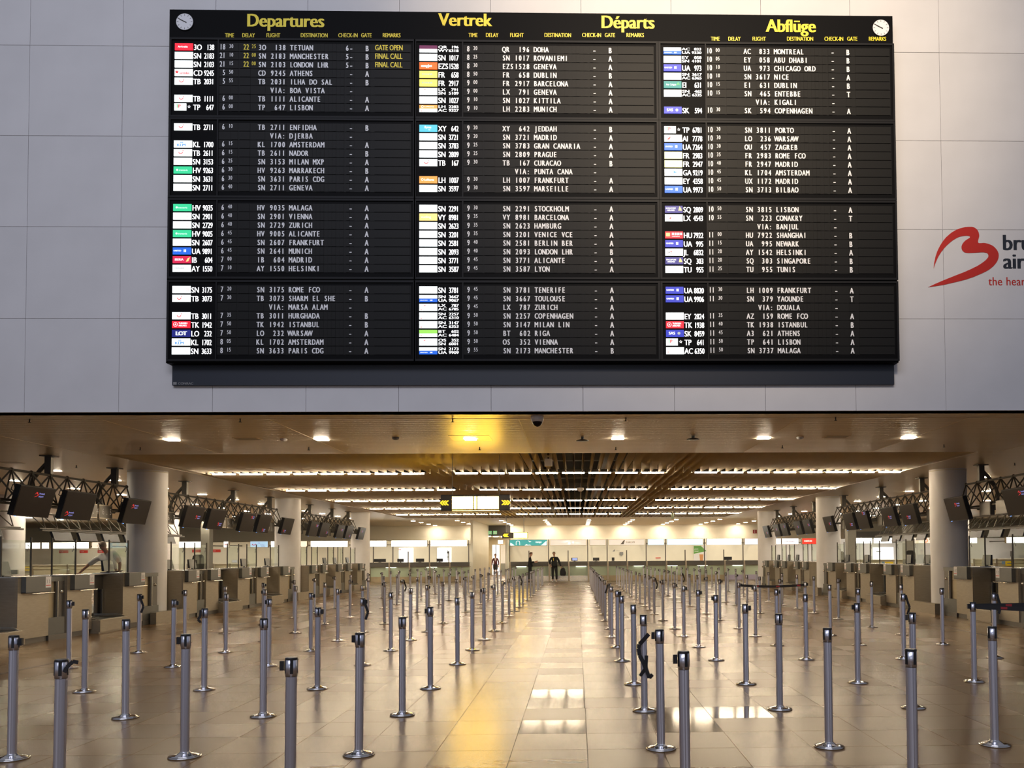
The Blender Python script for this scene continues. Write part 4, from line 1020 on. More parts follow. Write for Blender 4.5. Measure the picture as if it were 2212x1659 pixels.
def conveyor(side, y0, y1, lab, badge=True):
    X = LX if side < 0 else RX; w_ = y1-y0; sn = 'left' if side < 0 else 'right'; s_ = -1 if side < 0 else 1
    t = mk(side, X, y0, 'baggage_conveyor', lab, 'conveyor', 'baggage belts between the %s desks' % sn); del t['_s']
    bx(t, side, 'apron', 'steel', -0.16, -0.13, 0.02, w_-0.02, 0.03, 0.27)
    bx(t, side, 'housing', 'steel', -0.13, 1.12, 0.02, w_-0.02, 0.0, 0.27)
    bx(t, side, 'scale_belt', 'beltrub', -0.06, 0.42, 0.12, w_-0.12, 0.271, 0.282)
    bx(t, side, 'feed_belt', 'beltrub', 0.46, 1.10, 0.12, w_-0.12, 0.271, 0.282)
    for yy in (0.03, w_-0.09): 
        P_ = [(s_*-0.13, yy, 0.27), (s_*0.02, yy, 0.33), (s_*0.55, yy, 0.33)]
        MB().strip(P_, (0, 0.035, 0), (0, 0, 0.02)).build('belt_edge', M['steell'], t)
    bx(t, side, 'front_roller_edge', 'steell', -0.13, -0.10, 0.1, w_-0.1, 0.27, 0.285)
    # operator's panel at the near side and the dark monitor stand behind
    bx(t, side, 'upper_panel', 'steeld', 0.42, 0.46, 0.0, w_, 0.86, DH-0.03)
    bx(t, side, 'lower_panel', 'panelt', 0.62, 0.66, 0.08, w_-0.14, 0.36, 0.86)
    bx(t, side, 'dark_post', 'blackp', 0.42, 0.48, w_-0.10, w_-0.06, 0.34, 0.86)
    bx(t, side, 'bright_post', 'steell', 0.40, 0.42, w_-0.06, w_-0.03, 0.34, 0.86)
    bx(t, side, 'shelf', 'steell', 0.30, 0.70, w_*0.30, w_, DH-0.03, DH-0.012)
    bx(t, side, 'card_slot', 'steell', 0.405, 0.42, w_*0.58, w_*0.64, 1.0, 1.13)
    if badge:
        xx = s_*0.415; mb = MB(); mb.cyl((xx, w_*0.36, 1.07), (xx-s_*0.012, w_*0.36, 1.07), 0.06, 16); mb.build('round_badge', M['cream'], t)
    return t
def glass_screen(side, y0, y1, lab, X):
    t = thing('glass_screen', lab, 'glass screen', (X, y0, DH), 0, 'glass screens over the %s desks' % ('left' if side < 0 else 'right'))
    w_ = y1-y0
    MB().box(-0.003, 0.003, 0.02, w_-0.02, 0.03, 0.66).build('pane', M['glass'], t)
    for yy in (0.0, w_-0.0): MB().cyl((0, yy, 0), (0, yy, 0.72), 0.018, 8).build('post', M['trussm'], t)
    # little hook-shaped pictogram
    mb = MB(); mb.tube([(0.006, w_-0.12, 0.46), (0.006, w_-0.08, 0.50), (0.006, w_-0.07, 0.55), (0.006, w_-0.11, 0.58)], 0.008, 5); mb.build('print', M['inkgrey'], t)
    return t
def computer(side, X, y, lab, w_=0.42):
    d = 1 if side < 0 else -1
    t = thing('desk_monitor', lab, 'monitor', (X, y, DH), 0, 'desk monitors behind the %s screens' % ('left' if side < 0 else 'right'))
    MB().box(-0.11, 0.11, w_/2-0.12, w_/2+0.12, 0, 0.012).build('foot', M['blackp'], t)
    MB().box(-0.02, 0.02, w_/2-0.03, w_/2+0.03, 0.012, 0.04).build('neck', M['blackp'], t)
    MB().hexa([(-0.03, 0, 0.03), (-0.03, w_, 0.03), (0.03, w_, 0.03), (0.03, 0, 0.03), (-0.03-0.03*d, 0.02, 0.27), (-0.03-0.03*d, w_-0.02, 0.27), (0.01-0.03*d, w_-0.02, 0.27), (0.01-0.03*d, 0.02, 0.27)]).build('housing', M['blackp'], t)
    return t
def office_chair(X, y, lab, rz):
    t = thing('office_chair', lab, 'chair', (X, y, 0.0), rz, 'office chairs behind the check-in desks')
    mb = MB(); mb.smooth = False; mb.lathe([(0.30, 0.0), (0.30, 0.03)], 5); mb.build('foot_cross', M['blackp'], t)
    MB().cyl((0, 0, 0.03), (0, 0, 0.68), 0.03, 8).build('gas_lift', M['blackp'], t)
    MB().tbox(-0.24, 0.24, -0.24, 0.24, 0.68, 0.76, 0.03).build('seat', M['chair'], t)
    mb = MB()
    prof = [(0.20, 0.85), (0.235, 1.0), (0.235, 1.20), (0.20, 1.30), (0.12, 1.34)]
    pts = [(-x, z) for x, z in prof] + [(x, z) for x, z in prof[::-1]]
    mb.prism(pts, 0.20, 0.26); mb.build('backrest', M['chair'], t)
    MB().box(-0.03, 0.03, 0.20, 0.25, 0.72, 0.9).build('back_stem', M['blackp'], t)
    return t
dn = {-1: 0, 1: 0}; sn_ = {-1: 0, 1: 0}; cn = {-1: 0, 1: 0}; gn = {-1: 0, 1: 0}
for side, starts in ((-1, (10.8, 20.45, 30.35)), (1, (11.35, 21.55, 31.75))):
    sd = 'left' if side < 0 else 'right'
    for gi, s0 in enumerate(starts):
        for kind, a, b in TEMPL:
            ya, yb = s0+a, s0+b
            if kind == 'conv' and a == 0.0 and gi > 0:
                # behind the column there is no belt, only the low apron and a steel wing
                X = LX if side < 0 else RX
                t = thing('column_apron', 'low steel apron running past the %s column on the %s' % (['', 'nearest', 'second'][gi], sd), 'panel', (X, ya-0.75, 0))
                s_ = -1 if side < 0 else 1
                for nm, m_, e in (('apron', 'steel', (-0.16, -0.02, 0.0, 1.65, 0.0, 0.27)),):
                    x0, x1 = (-e[1], -e[0]) if side < 0 else (e[0], e[1]); MB().box(x0, x1, e[2], e[3], e[4], e[5]).build(nm, M[m_], t)
                continue
            if kind == 'desk':
                desk(side, ya, yb, 'steel check-in desk with a grey writing box, %s from the front in the %s line' % (ORD[dn[side]], sd), True); dn[side] += 1
                X = (LX-0.32) if side < 0 else (RX+0.32)
                if yb-ya > 0.5: glass_screen(side, ya+0.04, yb-0.04, 'clear glass screen between thin posts on the %s desk from the front, %s line' % (ORD[gn[side]], sd), X)
                if gn[side] % 2 == 0 or gn[side] in (5, 9, 13): computer(side, X-0.22 if side < 0 else X+0.22, ya+0.2, 'black monitor standing behind the glass of the %s desk from the front, %s line' % (ORD[gn[side]], sd))
                gn[side] += 1
            elif kind == 'slot':
                slot(side, ya, yb, 'narrow recessed panel with dark bin box, %s from the front in the %s desk line' % (ORD[sn_[side]], sd)); sn_[side] += 1
            else:
                conveyor(side, ya, yb, 'low baggage belt opening with steel edges, %s from the front in the %s desk line' % (ORD[cn[side]], sd), side < 0 or gi > 0); cn[side] += 1
        # low base in front of the whole group
        X = LX if side < 0 else RX
for i, (x, y, rz) in enumerate(((-11.65, 17.0, 1.4), (-11.65, 23.6, 1.5), (-11.65, 26.6, 1.3), (-11.65, 34.0, 1.5), (10.85, 18.6, -1.4), (10.85, 25.0, -1.5), (10.85, 27.6, -1.4), (10.85, 35.0, -1.4))):
    office_chair(x, y, 'black office chair behind the %s desks, %s from the front' % ('left' if x < 0 else 'right', ORD[i % 4]), rz).location.z = 0.282
for sx_, nm in ((-1, 'left'), (1, 'right')):
    x0, x1 = (-13.2, -11.06) if sx_ < 0 else (10.05, 12.2)
    struct(MB().box(x0, x1, 14.5, 40, 0.0, 0.28).build('floor_platform_'+nm, M['beltrub']))
# three little white lamps shining through by the first desk, one on a right desk
for x, y, nm in ((-11.9, 19.6, 'left'), ):
    t = thing('status_lamps', 'row of three small bright white lamps behind the first left desk', 'lamp', (-13.3, 19.6, 1.23))
    MB().box(-0.16, 0.46, 0.02, 0.06, -0.05, 0.05).build('bracket', M['deskc'], t)
    for k in range(3):
        mb = MB(); mb.smooth = True; mb.lathe([(0.001, -0.022), (0.018, -0.012), (0.022, 0), (0.018, 0.012), (0.001, 0.022)], 10, (k*0.075, 0, 0), caps=False); mb.build('bulb', M['led'], t)

# ================================================================== SERVICE COUNTERS ALONG THE FAR END
YC = 50.0
def counter_unit(x0, x1, lab, kind, first, grp):
    t = thing('service_counter', lab, 'counter', (x0, YC, 0), 0, grp); w_ = x1-x0
    gl = 'gglass' if kind != 'cream' else 'deskc'
    MB().box(0.09, w_-0.01, 0.10, 0.13, 0.30, 0.86).build('glass_front', M[gl], t)
    MB().box(0.09, w_-0.01, 0.06, 0.14, 0.0, 0.30).build('plinth', M[{'g': 'panelt', 's': 'steell', 'v': 'lilac', 'cream': 'deskc'}[kind]], t)
    MB().box(-0.01, 0.08, -0.09, -0.062, 0.0, 1.15).box(-0.01, 0.08, -0.062, 0.2, 0.0, 0.86).build('upright', M['steel'], t)
    MB().box(0.08, w_-0.012, 0.02, 0.60, 0.86, 0.885).build('under_shelf', M['panelt'], t)
    return t
M['lilac'] = pm('lilac_panel', (0.36, 0.33, 0.46), 0.5)
xs = [-4.0+1.1625*k for k in range(13)] + [11.0]
for i in range(13):
    counter_unit(xs[i], xs[i+1], 'far service counter bay right of the passage, %s from the left' % ORD[i], 's' if i in (0, 1, 2, 3) else ('v' if i >= 11 else 'g'), i, 'service counter bays right of the passage')
xl = [-12.3+1.19*k for k in range(6)]
for i in range(5): counter_unit(xl[i], xl[i+1], 'far service counter bay left of the passage, %s from the left' % ORD[i], 'g', i, 'service counter bays left of the passage')
def worktop(x0, x1, lab):
    t = thing('counter_worktop', lab, 'worktop', (x0, YC, 0)); w_ = x1-x0
    MB().box(0, w_, -0.06, -0.03, 0.89, 1.145).build('front_band', M['worktop'], t)
    MB().box(0, w_, -0.03, 0.7, 1.12, 1.145).build('top', M['worktop'], t)
worktop(-3.95, 11.0, 'long dark counter band and top right of the passage'); worktop(-12.3, -6.35, 'dark counter band and top left of the passage')
# strip lamps under the band
for i, x in enumerate((-11.0, -8.6, -3.3, 0.25, 3.7, 5.7, 7.5, 9.6)):
    t = thing('under_counter_lamp', 'small glowing strip under the dark counter band, %s from the left' % ORD[i], 'lamp', (x, YC+0.05, 0.875))
    MB().box(-0.30, 0.30, 0, 0.03, -0.03, 0.0).build('tube', M['lbox'], t)
# posts of the signs, partition behind
def spost(x, z, lab): t = thing('sign_post', lab, 'post', (x, YC+0.12, 1.15)); MB().box(-0.028, 0.028, -0.02, 0.02, -0.2, z-1.15).build('post', M['steeld'], t)
for i, x in enumerate((-3.99, -1.68, 0.65, 1.81, 4.14, 5.30, 7.63, 9.95)): spost(x, 2.46, 'slender tall post between the far sign boxes right of the passage, %s from the left' % ORD[i])
for i, x in enumerate((-12.05, -10.9, -8.75, -6.42)): spost(x, 2.45, 'slender tall post between the far sign boxes left of the passage, %s from the left' % ORD[i])
for i, x in enumerate((-2.85, -0.52, 2.97, 6.47, 8.79, -10.0, -7.6)): spost(x, 1.80, 'short thin post on the far counter, %s from the left, %s of the passage' % (ORD[i % 5], 'right' if i < 5 else 'left'))
struct(MB().box(-4.2, 11.9, 52.4, 52.5, 0, 2.44).build('wall_partition_counter_right', M['cream']))
struct(MB().box(-34, -6.3, 52.4, 52.5, 0, 2.44).build('wall_partition_counter_left', M['cream']))
struct(MB().box(11.9, 30, 52.4, 52.5, 0, 2.44).build('wall_partition_counter_far_right', M['white']))
sgn = [0]
def sign(x0, x1, mat, lab, z0=2.08, z1=2.46, extra=None, y=YC+0.1, post=True):
    t = thing('sign_box', lab, 'sign', (x0, y, z0), 0)
    w_, h = x1-x0, z1-z0
    MB().box(0, w_, 0, 0.22, 0, h).build('box', M['panelt'], t)
    MB().box(0.015, w_-0.015, -0.006, 0, 0.02, h-0.02).build('lit_face', M[mat], t)
    if post:
        for xx in (0.1, w_-0.16): MB().box(xx, xx+0.06, 0.22, 52.4-y, 0.10, 0.16).build('wall_arm', M['steeld'], t)
    if extra:
        mb = MB(); m_ = extra(mb, w_, h); mb.build('print', M[m_], t)
    return t
def e_teal(mb, w_, h):
    y = -0.010
    mb.add([(0.05, y, 0.03), (0.05, y, 0.20), (0.20, y, 0.11), (0.30, y, 0.03)], [(0, 3, 2, 1)])
    mb.add([(w_-0.05, y, 0.03), (w_-0.05, y, 0.30), (w_-0.30, y, 0.08), (w_-0.4, y, 0.03)], [(0, 1, 2, 3)])
    mb.add([(0.9, y, 0.03), (1.0, y, 0.11), (1.10, y, 0.06), (1.2, y, 0.08), (1.3, y, 0.03)], [(0, 4, 3, 2, 1)])
    disc(mb, 0.50, 0.20, 0.12, y, 14, 0, PI, 0.09); mb.box(0.38, 0.41, y, y+0.002, 0.06, 0.20); mb.box(0.59, 0.62, y, y+0.002, 0.06, 0.20)
    mb.add([(1.10, y, 0.33), (1.27, y, 0.26), (1.32, y, 0.27), (1.2, y, 0.22)], [(0, 1, 2, 3)])
    text(mb, 'nungo', 1.55, 0.19, 0.10, y, 1.0, bold=0.01); return 'lcdw'
def e_lights(mb, w_, h):
    y = -0.010; mb.add([(0.55, y, 0.22), (0.9, y, 0.24), (1.1, y, 0.33), (1.05, y, 0.22), (0.9, y, 0.20)], [(0, 4, 3, 2, 1)]); disc(mb, 1.15, 0.15, 0.08, y); disc(mb, 1.38, 0.20, 0.07, y); text(mb, 'travel', 1.55, 0.13, 0.09, y); return 'lboxl'
def e_tail(mb, w_, h):
    y = -0.010; mb.add([(0.70, y, 0.07), (0.90, y, 0.31), (0.98, y, 0.32), (0.90, y, 0.07)], [(0, 3, 2, 1)]); text(mb, 'TAROM', 1.02, 0.15, 0.085, y, 1.25, bold=0.01); return 'inkgrey'
sign(-4.0, -1.75, 'lboxt', 'teal and white lit sign with landscape drawing behind the two standing men', extra=e_teal)
sign(-1.60, 0.58, 'lboxg', 'pale grey lit sign with whitish aircraft print, above the backpack man', extra=e_lights)
sign(0.76, 1.74, 'lboxg', 'narrow empty pale grey sign box right of the aisle line')
sign(1.90, 4.06, 'lboxg', 'pale grey sign with a dark tail-fin emblem and dark lettering', extra=e_tail)
sign(4.24, 5.22, 'lboxb', 'short glowing light-blue sign box')
sign(5.38, 7.55, 'lboxb', 'long glowing light-blue sign box with faint white shapes', extra=lambda mb, w_, h: (mb.add([(0.7, -0.01, 0.06), (0.75, -0.01, 0.30), (1.1, -0.01, 0.33), (1.2, -0.01, 0.10)], [(0, 3, 2, 1)]), disc(mb, 1.4, 0.2, 0.13, -0.01), 'lcdw')[2])
sign(7.76, 9.86, 'lbox', 'long glowing white sign box, last but one before the right column')
sign(10.05, 10.95, 'lboxl', 'dim lilac sign box beside the farthest right column')
sign(-12.25, -11.28, 'lbox', 'glowing white sign box half hidden by the farthest left column')
sign(-11.0, -8.88, 'lbox', 'glowing white sign box, middle one left of the passage')
sign(-8.68, -6.52, 'lbox', 'glowing white sign box just left of the passage')
X_ = lambda px: (px-1246)/36.3
for i, (a, b, m_, lab, ex) in enumerate((
    (72, 103, 'lbox', 'glowing white sign box far left behind the first glass post', None), (106, 121.5, 'lbox', 'short glowing white sign box, far left', None),
    (128, 205, 'lbox', 'longest glowing white sign box at the far left', None),
    (211.5, 250, 'lboxg', 'cream sign with faint orange lettering beside the man in the white shirt', lambda mb, w_, h: (text(mb, 'services', 0.3, 0.12, 0.11, -0.01), 'panelt')[1]),
    (346, 372, 'lbox', 'small glowing white sign box right of the nearest left column', None), (378, 457, 'lbox', 'wide glowing white sign box right of the nearest left column', None),
    (489.5, 500, 'poster', 'small white sign with a red cross pattern', lambda mb, w_, h: (mb.box(w_*0.46, w_*0.54, -0.012, -0.007, 0.05, h-0.05), mb.box(0.04, w_-0.04, -0.012, -0.007, h*0.46, h*0.54), 'red')[2]),
    (546, 584, 'tuiblue', 'pale blue sign with red smile emblem and small dark lettering', lambda mb, w_, h: (disc(mb, 0.22, 0.24, 0.12, -0.01, 12, PI*1.05, PI*1.95, 0.08), 'red')[1]),
    (590, 597.5, 'lbox', 'narrow glowing white sign box beside the second left column', None), (649, 667, 'lboxg', 'dim grey sign box right of the second left column', None),
    (674.5, 754, 'lbox', 'wide glowing white sign box between the second and third left columns', None),
    (1692, 1729, 'lboxl', 'pale sign lettered Crew managers between the far right columns', lambda mb, w_, h: (text(mb, 'Crew managers', 0.14, 0.15, 0.085, -0.01, 0.82, bold=0.004), 'inkgrey')[1]),
    (1679, 1690.5, 'lboxl', 'short blank pale sign box beside the Crew managers sign', None),
    (1736.5, 1771, 'redl', 'red lit sign with small white lettering', lambda mb, w_, h: (text(mb, 'CHECK-IN', 0.12, 0.15, 0.10, -0.01, 0.7, bold=0.005), 'lcdw')[1]),
    (1961, 1974.5, 'lbox', 'short glowing white sign box left of the nearest right column', None),
    (1982, 2019, 'lboxg', 'grey sign box with an orange ring emblem near the nearest right column', lambda mb, w_, h: (disc(mb, w_-0.28, 0.19, 0.12, -0.01, 16, 0, 2*PI, 0.08), 'orange')[1]),
    (2100, 2122, 'lbox', 'glowing white sign box right of the nearest right column', None), (2187, 2230, 'lbox', 'glowing white sign box at the right picture edge', None))):
    if 'tuiblue' not in M: M['tuiblue'] = em('lightbox_tui', (0.28, 0.45, 0.66), 0.9); M['redl'] = em('lightbox_red', (0.62, 0.035, 0.02), 0.9); M['orange'] = em('ring_orange', (0.85, 0.18, 0.03), 0.7)
    s_ = sign(X_(a), X_(b), m_, lab, extra=ex, post=True)
    if m_ == 'tuiblue':
        mb = MB(); text(mb, 'TUI', 0.45, 0.22, 0.07, -0.011); text(mb, 'Holidays', 0.60, 0.13, 0.06, -0.011); text(mb, 'Airlines', 0.66, 0.05, 0.06, -0.011); mb.build('small_lettering', M['inkgrey'], s_)
# area lamps added under the sign boxes to brighten the partition behind them
for i, x in enumerate([-11.9, -9.9, -7.6, -2.9, -0.5, 1.9, 4.2, 6.5, 8.8, 10.4, -14.5, -18.0, -21.5, -25.0, -29.5, 12.9, 15.5, 19.0, 22.5, 26.0]):
    lamp('partition_fill', 'AREA', (x, YC+0.36, 2.06), (math.radians(42), 0, 0), 15, (1.0, 0.93, 0.76), 2.0, 0.12)
# two bright canopy lamps on the right and the dark fascia above them
t = thing('shop_fascia', 'dark fascia band above two bright hanging light panels on the right', 'fascia', (X_(1835), 50.3, 2.48)); MB().box(0, X_(1938)-X_(1835), 0, 0.3, 0, 0.36).build('band', M['darkmetal'], t); [MB().box(xx, xx+0.08, 0.1, 0.2, 0.36, ZC-2.48-0.002).build('hanger_bar', M['darkmetal'], t) for xx in (0.2, 2.4)]
for i, (a, b) in enumerate(((1854, 1893), (1899.5, 1937))):
    t = thing('hanging_light_panel', 'bright white hanging panel lamp, %s of the pair beyond the right desks' % ('left' if i == 0 else 'right'), 'lamp', (X_(a), 50.3, 2.13))
    MB().cbox(0, X_(b)-X_(a), 0, 0.2, 0, 0.30, 0.03).build('panel', M['lbox'], t)
    MB().cyl((0.45, 0.1, 0.30), (0.44, 0.1, 0.348), 0.02, 6).build('rod', M['paper'], t)
for i, x in enumerate((1848.5, )):
    t = thing('round_sign', 'white board with an orange ring emblem left of the hanging light panels', 'sign', (X_(1837), 50.2, 2.10)); MB().box(0, 0.48, 0, 0.04, 0, 0.34).build('board', M['lboxl'], t); MB().box(0.30, 0.34, 0.04, 0.08, -0.955, 0.3).build('post', M['steeld'], t)
    mb = MB(); disc(mb, 0.32, 0.18, 0.12, -0.004, 16, 0, 2*PI, 0.08); mb.build('ring', M['orange'], t)
# cream back-to-back counters beyond the desks, with stickers
k = 0
for a, b in ((8, 88), (88, 163), (163, 250), (415, 470), (470, 505), (505, 545)):
    t = counter_unit(X_(a), X_(b), 'cream fronted counter seen over the left desks, %s from the left' % ORD[k], 'cream', k, 'cream counters beyond the left desks'); k += 1
    MB().box(0.0, X_(b)-X_(a)-0.012, -0.03, 0.7, 1.10, 1.145).build('top', M['cream'], t)
    MB().box(0.05, X_(b)-X_(a)-0.02, 0.05, 0.10, 0.05, 1.10).build('front', M['deskc'], t)
k = 0
for a, b in ((1790, 1860), (1860, 1940), (1940, 1985), (2110, 2160), (2160, 2225)):
    t = counter_unit(X_(a), X_(b), 'cream fronted counter seen over the right desks, %s from the left' % ORD[k], 'cream', k, 'cream counters beyond the right desks'); k += 1
    MB().box(0.0, X_(b)-X_(a)-0.012, -0.03, 0.7, 1.10, 1.145).build('top', M['cream'], t)
    MB().box(0.05, X_(b)-X_(a)-0.02, 0.05, 0.10, 0.05, 1.10).build('front', M['deskc'], t)
for i, (a, b, z0, z1, m_) in enumerate(((72.5, 86, 0.80, 1.05, 'yel'), (59.5, 67, 0.90, 1.05, 'blue'), (458, 471, 0.85, 1.02, 'yel'), (1916, 1934, 0.72, 1.0, 'yel'), (1909.5, 1915, 0.88, 1.02, 'blue'), (2181, 2199, 0.72, 1.0, 'yel'), (2173, 2180.5, 0.82, 1.0, 'blue'))):
    t = thing('sticker', '%s notice stuck on a cream counter, %s' % ({'yel': 'yellow', 'blue': 'blue'}[m_], ['far left', 'left of the far left yellow one', 'beyond the second left desks', 'between the second and first right columns', 'beside the yellow one between the right columns', 'near the right picture edge', 'left of the rightmost yellow one'][i]), 'notice', (X_(a), YC-0.045, z0))
    MB().box(0, X_(b)-X_(a), 0, 0.012, 0, z1-z0).build('sheet', M[m_], t); MB().box(0.1, X_(b)-X_(a)-0.06, -0.003, 0, (z1-z0)*0.4, (z1-z0)*0.6).build('print', M['inkgrey'], t)
for i, (a, b) in enumerate(((93, 112), (138, 155), (177.5, 195), (386, 404.5), (429, 448))):
    t = thing('red_banner', 'small red banner on the partition beyond the left desks, %s from the left' % ORD[i], 'banner', (X_(a), 52.36, 1.83)); MB().box(0, (X_(b)-X_(a))*1.04, 0, 0.02, 0, 0.17).build('cloth', M['red'], t)
    mb = MB(); text(mb, 'Transfer', 0.05, 0.055, 0.06, -0.003, 0.7); mb.build('lettering', M['paper'], t)
t = thing('red_dot_sign', 'grid of six red dots on the wall right of the nearest left column', 'wall sign', (0, 0, 0)); mb = MB()
for dx_, dz_, r_ in ((0, 0.44, .07), (0.30, 0.44, .11), (0, 0, .15), (0.30, 0, .13), (0, -0.42, .13), (0.30, -0.42, .06)): disc(mb, X_(364)*60.3/50+dx_*1.25, EYE+51*60.3/1815+dz_*1.0, r_, 60.29, 16)
mb.build('dots', M['red'], t)
# lit posters, shop display, monitors on the far counters
for i, (a, b, z0, z1, y, m_, lab) in enumerate(((863.5, 894, 1.05, 2.02, 52.35, 'poster', 'tall white lit poster left of the passage, first of two'), (945.5, 975.5, 1.05, 2.02, 52.35, 'poster', 'tall white lit poster left of the passage, second of two'),
    (1892, 1937, 1.10, 1.88, 52.355, 'poster', 'large whitish lit panel below the hanging light panels'))):
    t = thing('lit_poster', lab, 'poster', (X_(a)*1.045, y, z0)); MB().box(0, (X_(b)-X_(a))*1.045, 0, 0.04, 0, z1-z0).build('sheet', M[m_], t)
    mb = MB()
    if i == 0: mb.box(0.05, 0.08, -0.004, 0, 0.80, 0.95); mb.box(0.0, 0.16, -0.004, 0, 0.86, 0.89); mb.build('red_mark', M['red'], t)
    elif i == 1: mb.box(0.60, 0.70, -0.004, 0, 0.62, 0.74); mb.box(0.63, 0.67, -0.004, 0, 0.18, 0.85); mb.box(0.58, 0.72, -0.004, 0, 0.38, 0.42); mb.build('dark_mark', M['slt'] if 'slt' in M else M['inkgrey'], t)
    else: mb.box(0.2, 0.5, -0.004, 0, 0.5, 0.54); mb.build('print', M['inkgrey'], t)
t = thing('green_poster', 'green and white poster with an orange flower pot shape, right end of the far counter', 'poster', (7.65, 52.33, 1.1))
MB().box(-0.35, 0.45, 0, 0.03, 0, 0.95).build('sheet', M['paper'], t)
mb = MB(); mb.add([(-0.35, -0.004, 0.45), (0.45, -0.004, 0.62), (0.10, -0.004, 0.95), (-0.35, -0.004, 0.95)], [(0, 1, 2, 3)]); mb.build('green_field', pm('poster_green', (0.12, 0.33, 0.06), 0.5), t)
mb = MB(); mb.add([(0.04, -0.006, 0.0), (0.22, -0.006, 0.0), (0.25, -0.006, 0.42), (0.0, -0.006, 0.42)], [(0, 1, 2, 3)]); mb.build('pot', pm('poster_orange', (0.55, 0.25, 0.09), 0.5), t)
mb = MB(); text(mb, 'green', -0.3, 0.72, 0.09, -0.006); text(mb, 'travel', -0.3, 0.58, 0.09, -0.006); mb.build('lettering', M['paper'], t)
t = thing('emblem_sticker', 'small dark crest sticker on the glass left of the short post', 'notice', (2.78, 52.37, 1.45)); MB().prism([(-0.11, 0.25), (-0.11, 0.1), (0, 0), (0.11, 0.1), (0.11, 0.25)], -0.01, 0).build('crest', M['inkgrey'], t)
t = thing('emblem_sticker', 'small tail-fin and name print low on the partition', 'notice', (1.0, 52.37, 1.75)); mb = MB(); mb.add([(1.22, -0.004, -0.02), (1.34, -0.004, 0.10), (1.38, -0.004, 0.10), (1.36, -0.004, -0.02)], [(0, 3, 2, 1)]); text(mb, 'TAROM', 1.42, 0.0, 0.045, -0.004, 1.1); mb.build('print', M['inkgrey'], t)
t = thing('red_label', 'short red label on the partition right of the crest', 'notice', (5.05, 52.37, 1.28)); MB().box(-0.14, 0.18, -0.01, 0, 0, 0.06).build('label', M['red'], t)
t = thing('extinguisher_sign', 'small dark red square sign on the wall beside the farthest right column', 'sign', (12.7, 60.27, 3.0)); MB().box(0, 0.28, -0.02, 0, 0, 0.26).build('plate', pm('dark_red', (0.25, 0.015, 0.015), 0.5), t); MB().box(0.12, 0.15, -0.024, -0.02, 0.03, 0.23).build('bar', M['paper'], t)
def far_screen(px, w_, lab, mat='blackp'):
    t = thing('counter_monitor', lab, 'monitor', (X_(px), YC+0.35, 1.145)); MB().box(w_/2-0.1, w_/2+0.1, -0.08, 0.08, 0, 0.012).build('foot', M['blackp'], t)
    MB().box(0, w_, -0.02, 0.02, 0.03, 0.22).build('housing', M['blackp'], t); MB().box(w_/2-0.03, w_/2+0.03, -0.015, 0.015, 0.01, 0.05).build('neck', M['blackp'], t)
    if mat != 'blackp': MB().box(0.06, w_-0.02, -0.024, -0.02, 0.06, 0.2).build('display', M[mat], t)
M['lcdb'] = em('display_blue', (0.30, 0.38, 0.75), 0.9)
for i, (px, w_) in enumerate(((808, 0.70), (858, 0.38), (898, 0.49), (942.5, 0.38))): far_screen(px, w_, 'black monitor on the far counter left of the passage, %s from the left' % ORD[i])
for i, (px, w_, m_) in enumerate(((1234, 0.38, 'lcdb'), (1281, 0.38, 'blackp'), (1322, 0.16, 'blackp'), (1566.5, 0.49, 'blackp'))): far_screen(px, w_, '%s monitor on the far counter right of the passage, %s from the left' % ('bluish' if i == 0 else 'black', ORD[i]), m_)
# wall washers behind the signs (ceiling spots aimed at the back wall)
for i, x in enumerate((-10.0, -7.6, -3.0, -0.4, 2.9, 6.3, 9.0)):
    lamp('wall_washer', 'SPOT', (x, 58.6, ZC-0.05), (math.radians(38), 0, 0), 26, (1.0, 0.88, 0.66), spot_size=math.radians(80), spot_blend=0.6, shadow_soft_size=0.1)
t = thing('dark_cupboard', 'dark grey cupboard door beyond the left desks, between the second and third columns', 'cupboard', (X_(746), 52.0, 0.0)); MB().box(0, 0.32, 0, 0.3, 0, 2.02).build('body', M['greywall'], t); MB().box(0.03, 0.29, -0.01, 0, 1.2, 1.98).build('door', M['steeld'], t)
t = thing('notice_easel', 'small grey notice on a stem at the right picture edge', 'notice', (X_(2196)*0.9, 45.0, 1.15)); MB().box(-0.02, 0.02, -0.02, 0.02, -1.15, 0.15).build('stem', M['blackp'], t); MB().box(-0.09, 0.09, -0.02, 0.0, 0.15, 0.45).build('plate', M['inkgrey'], t)

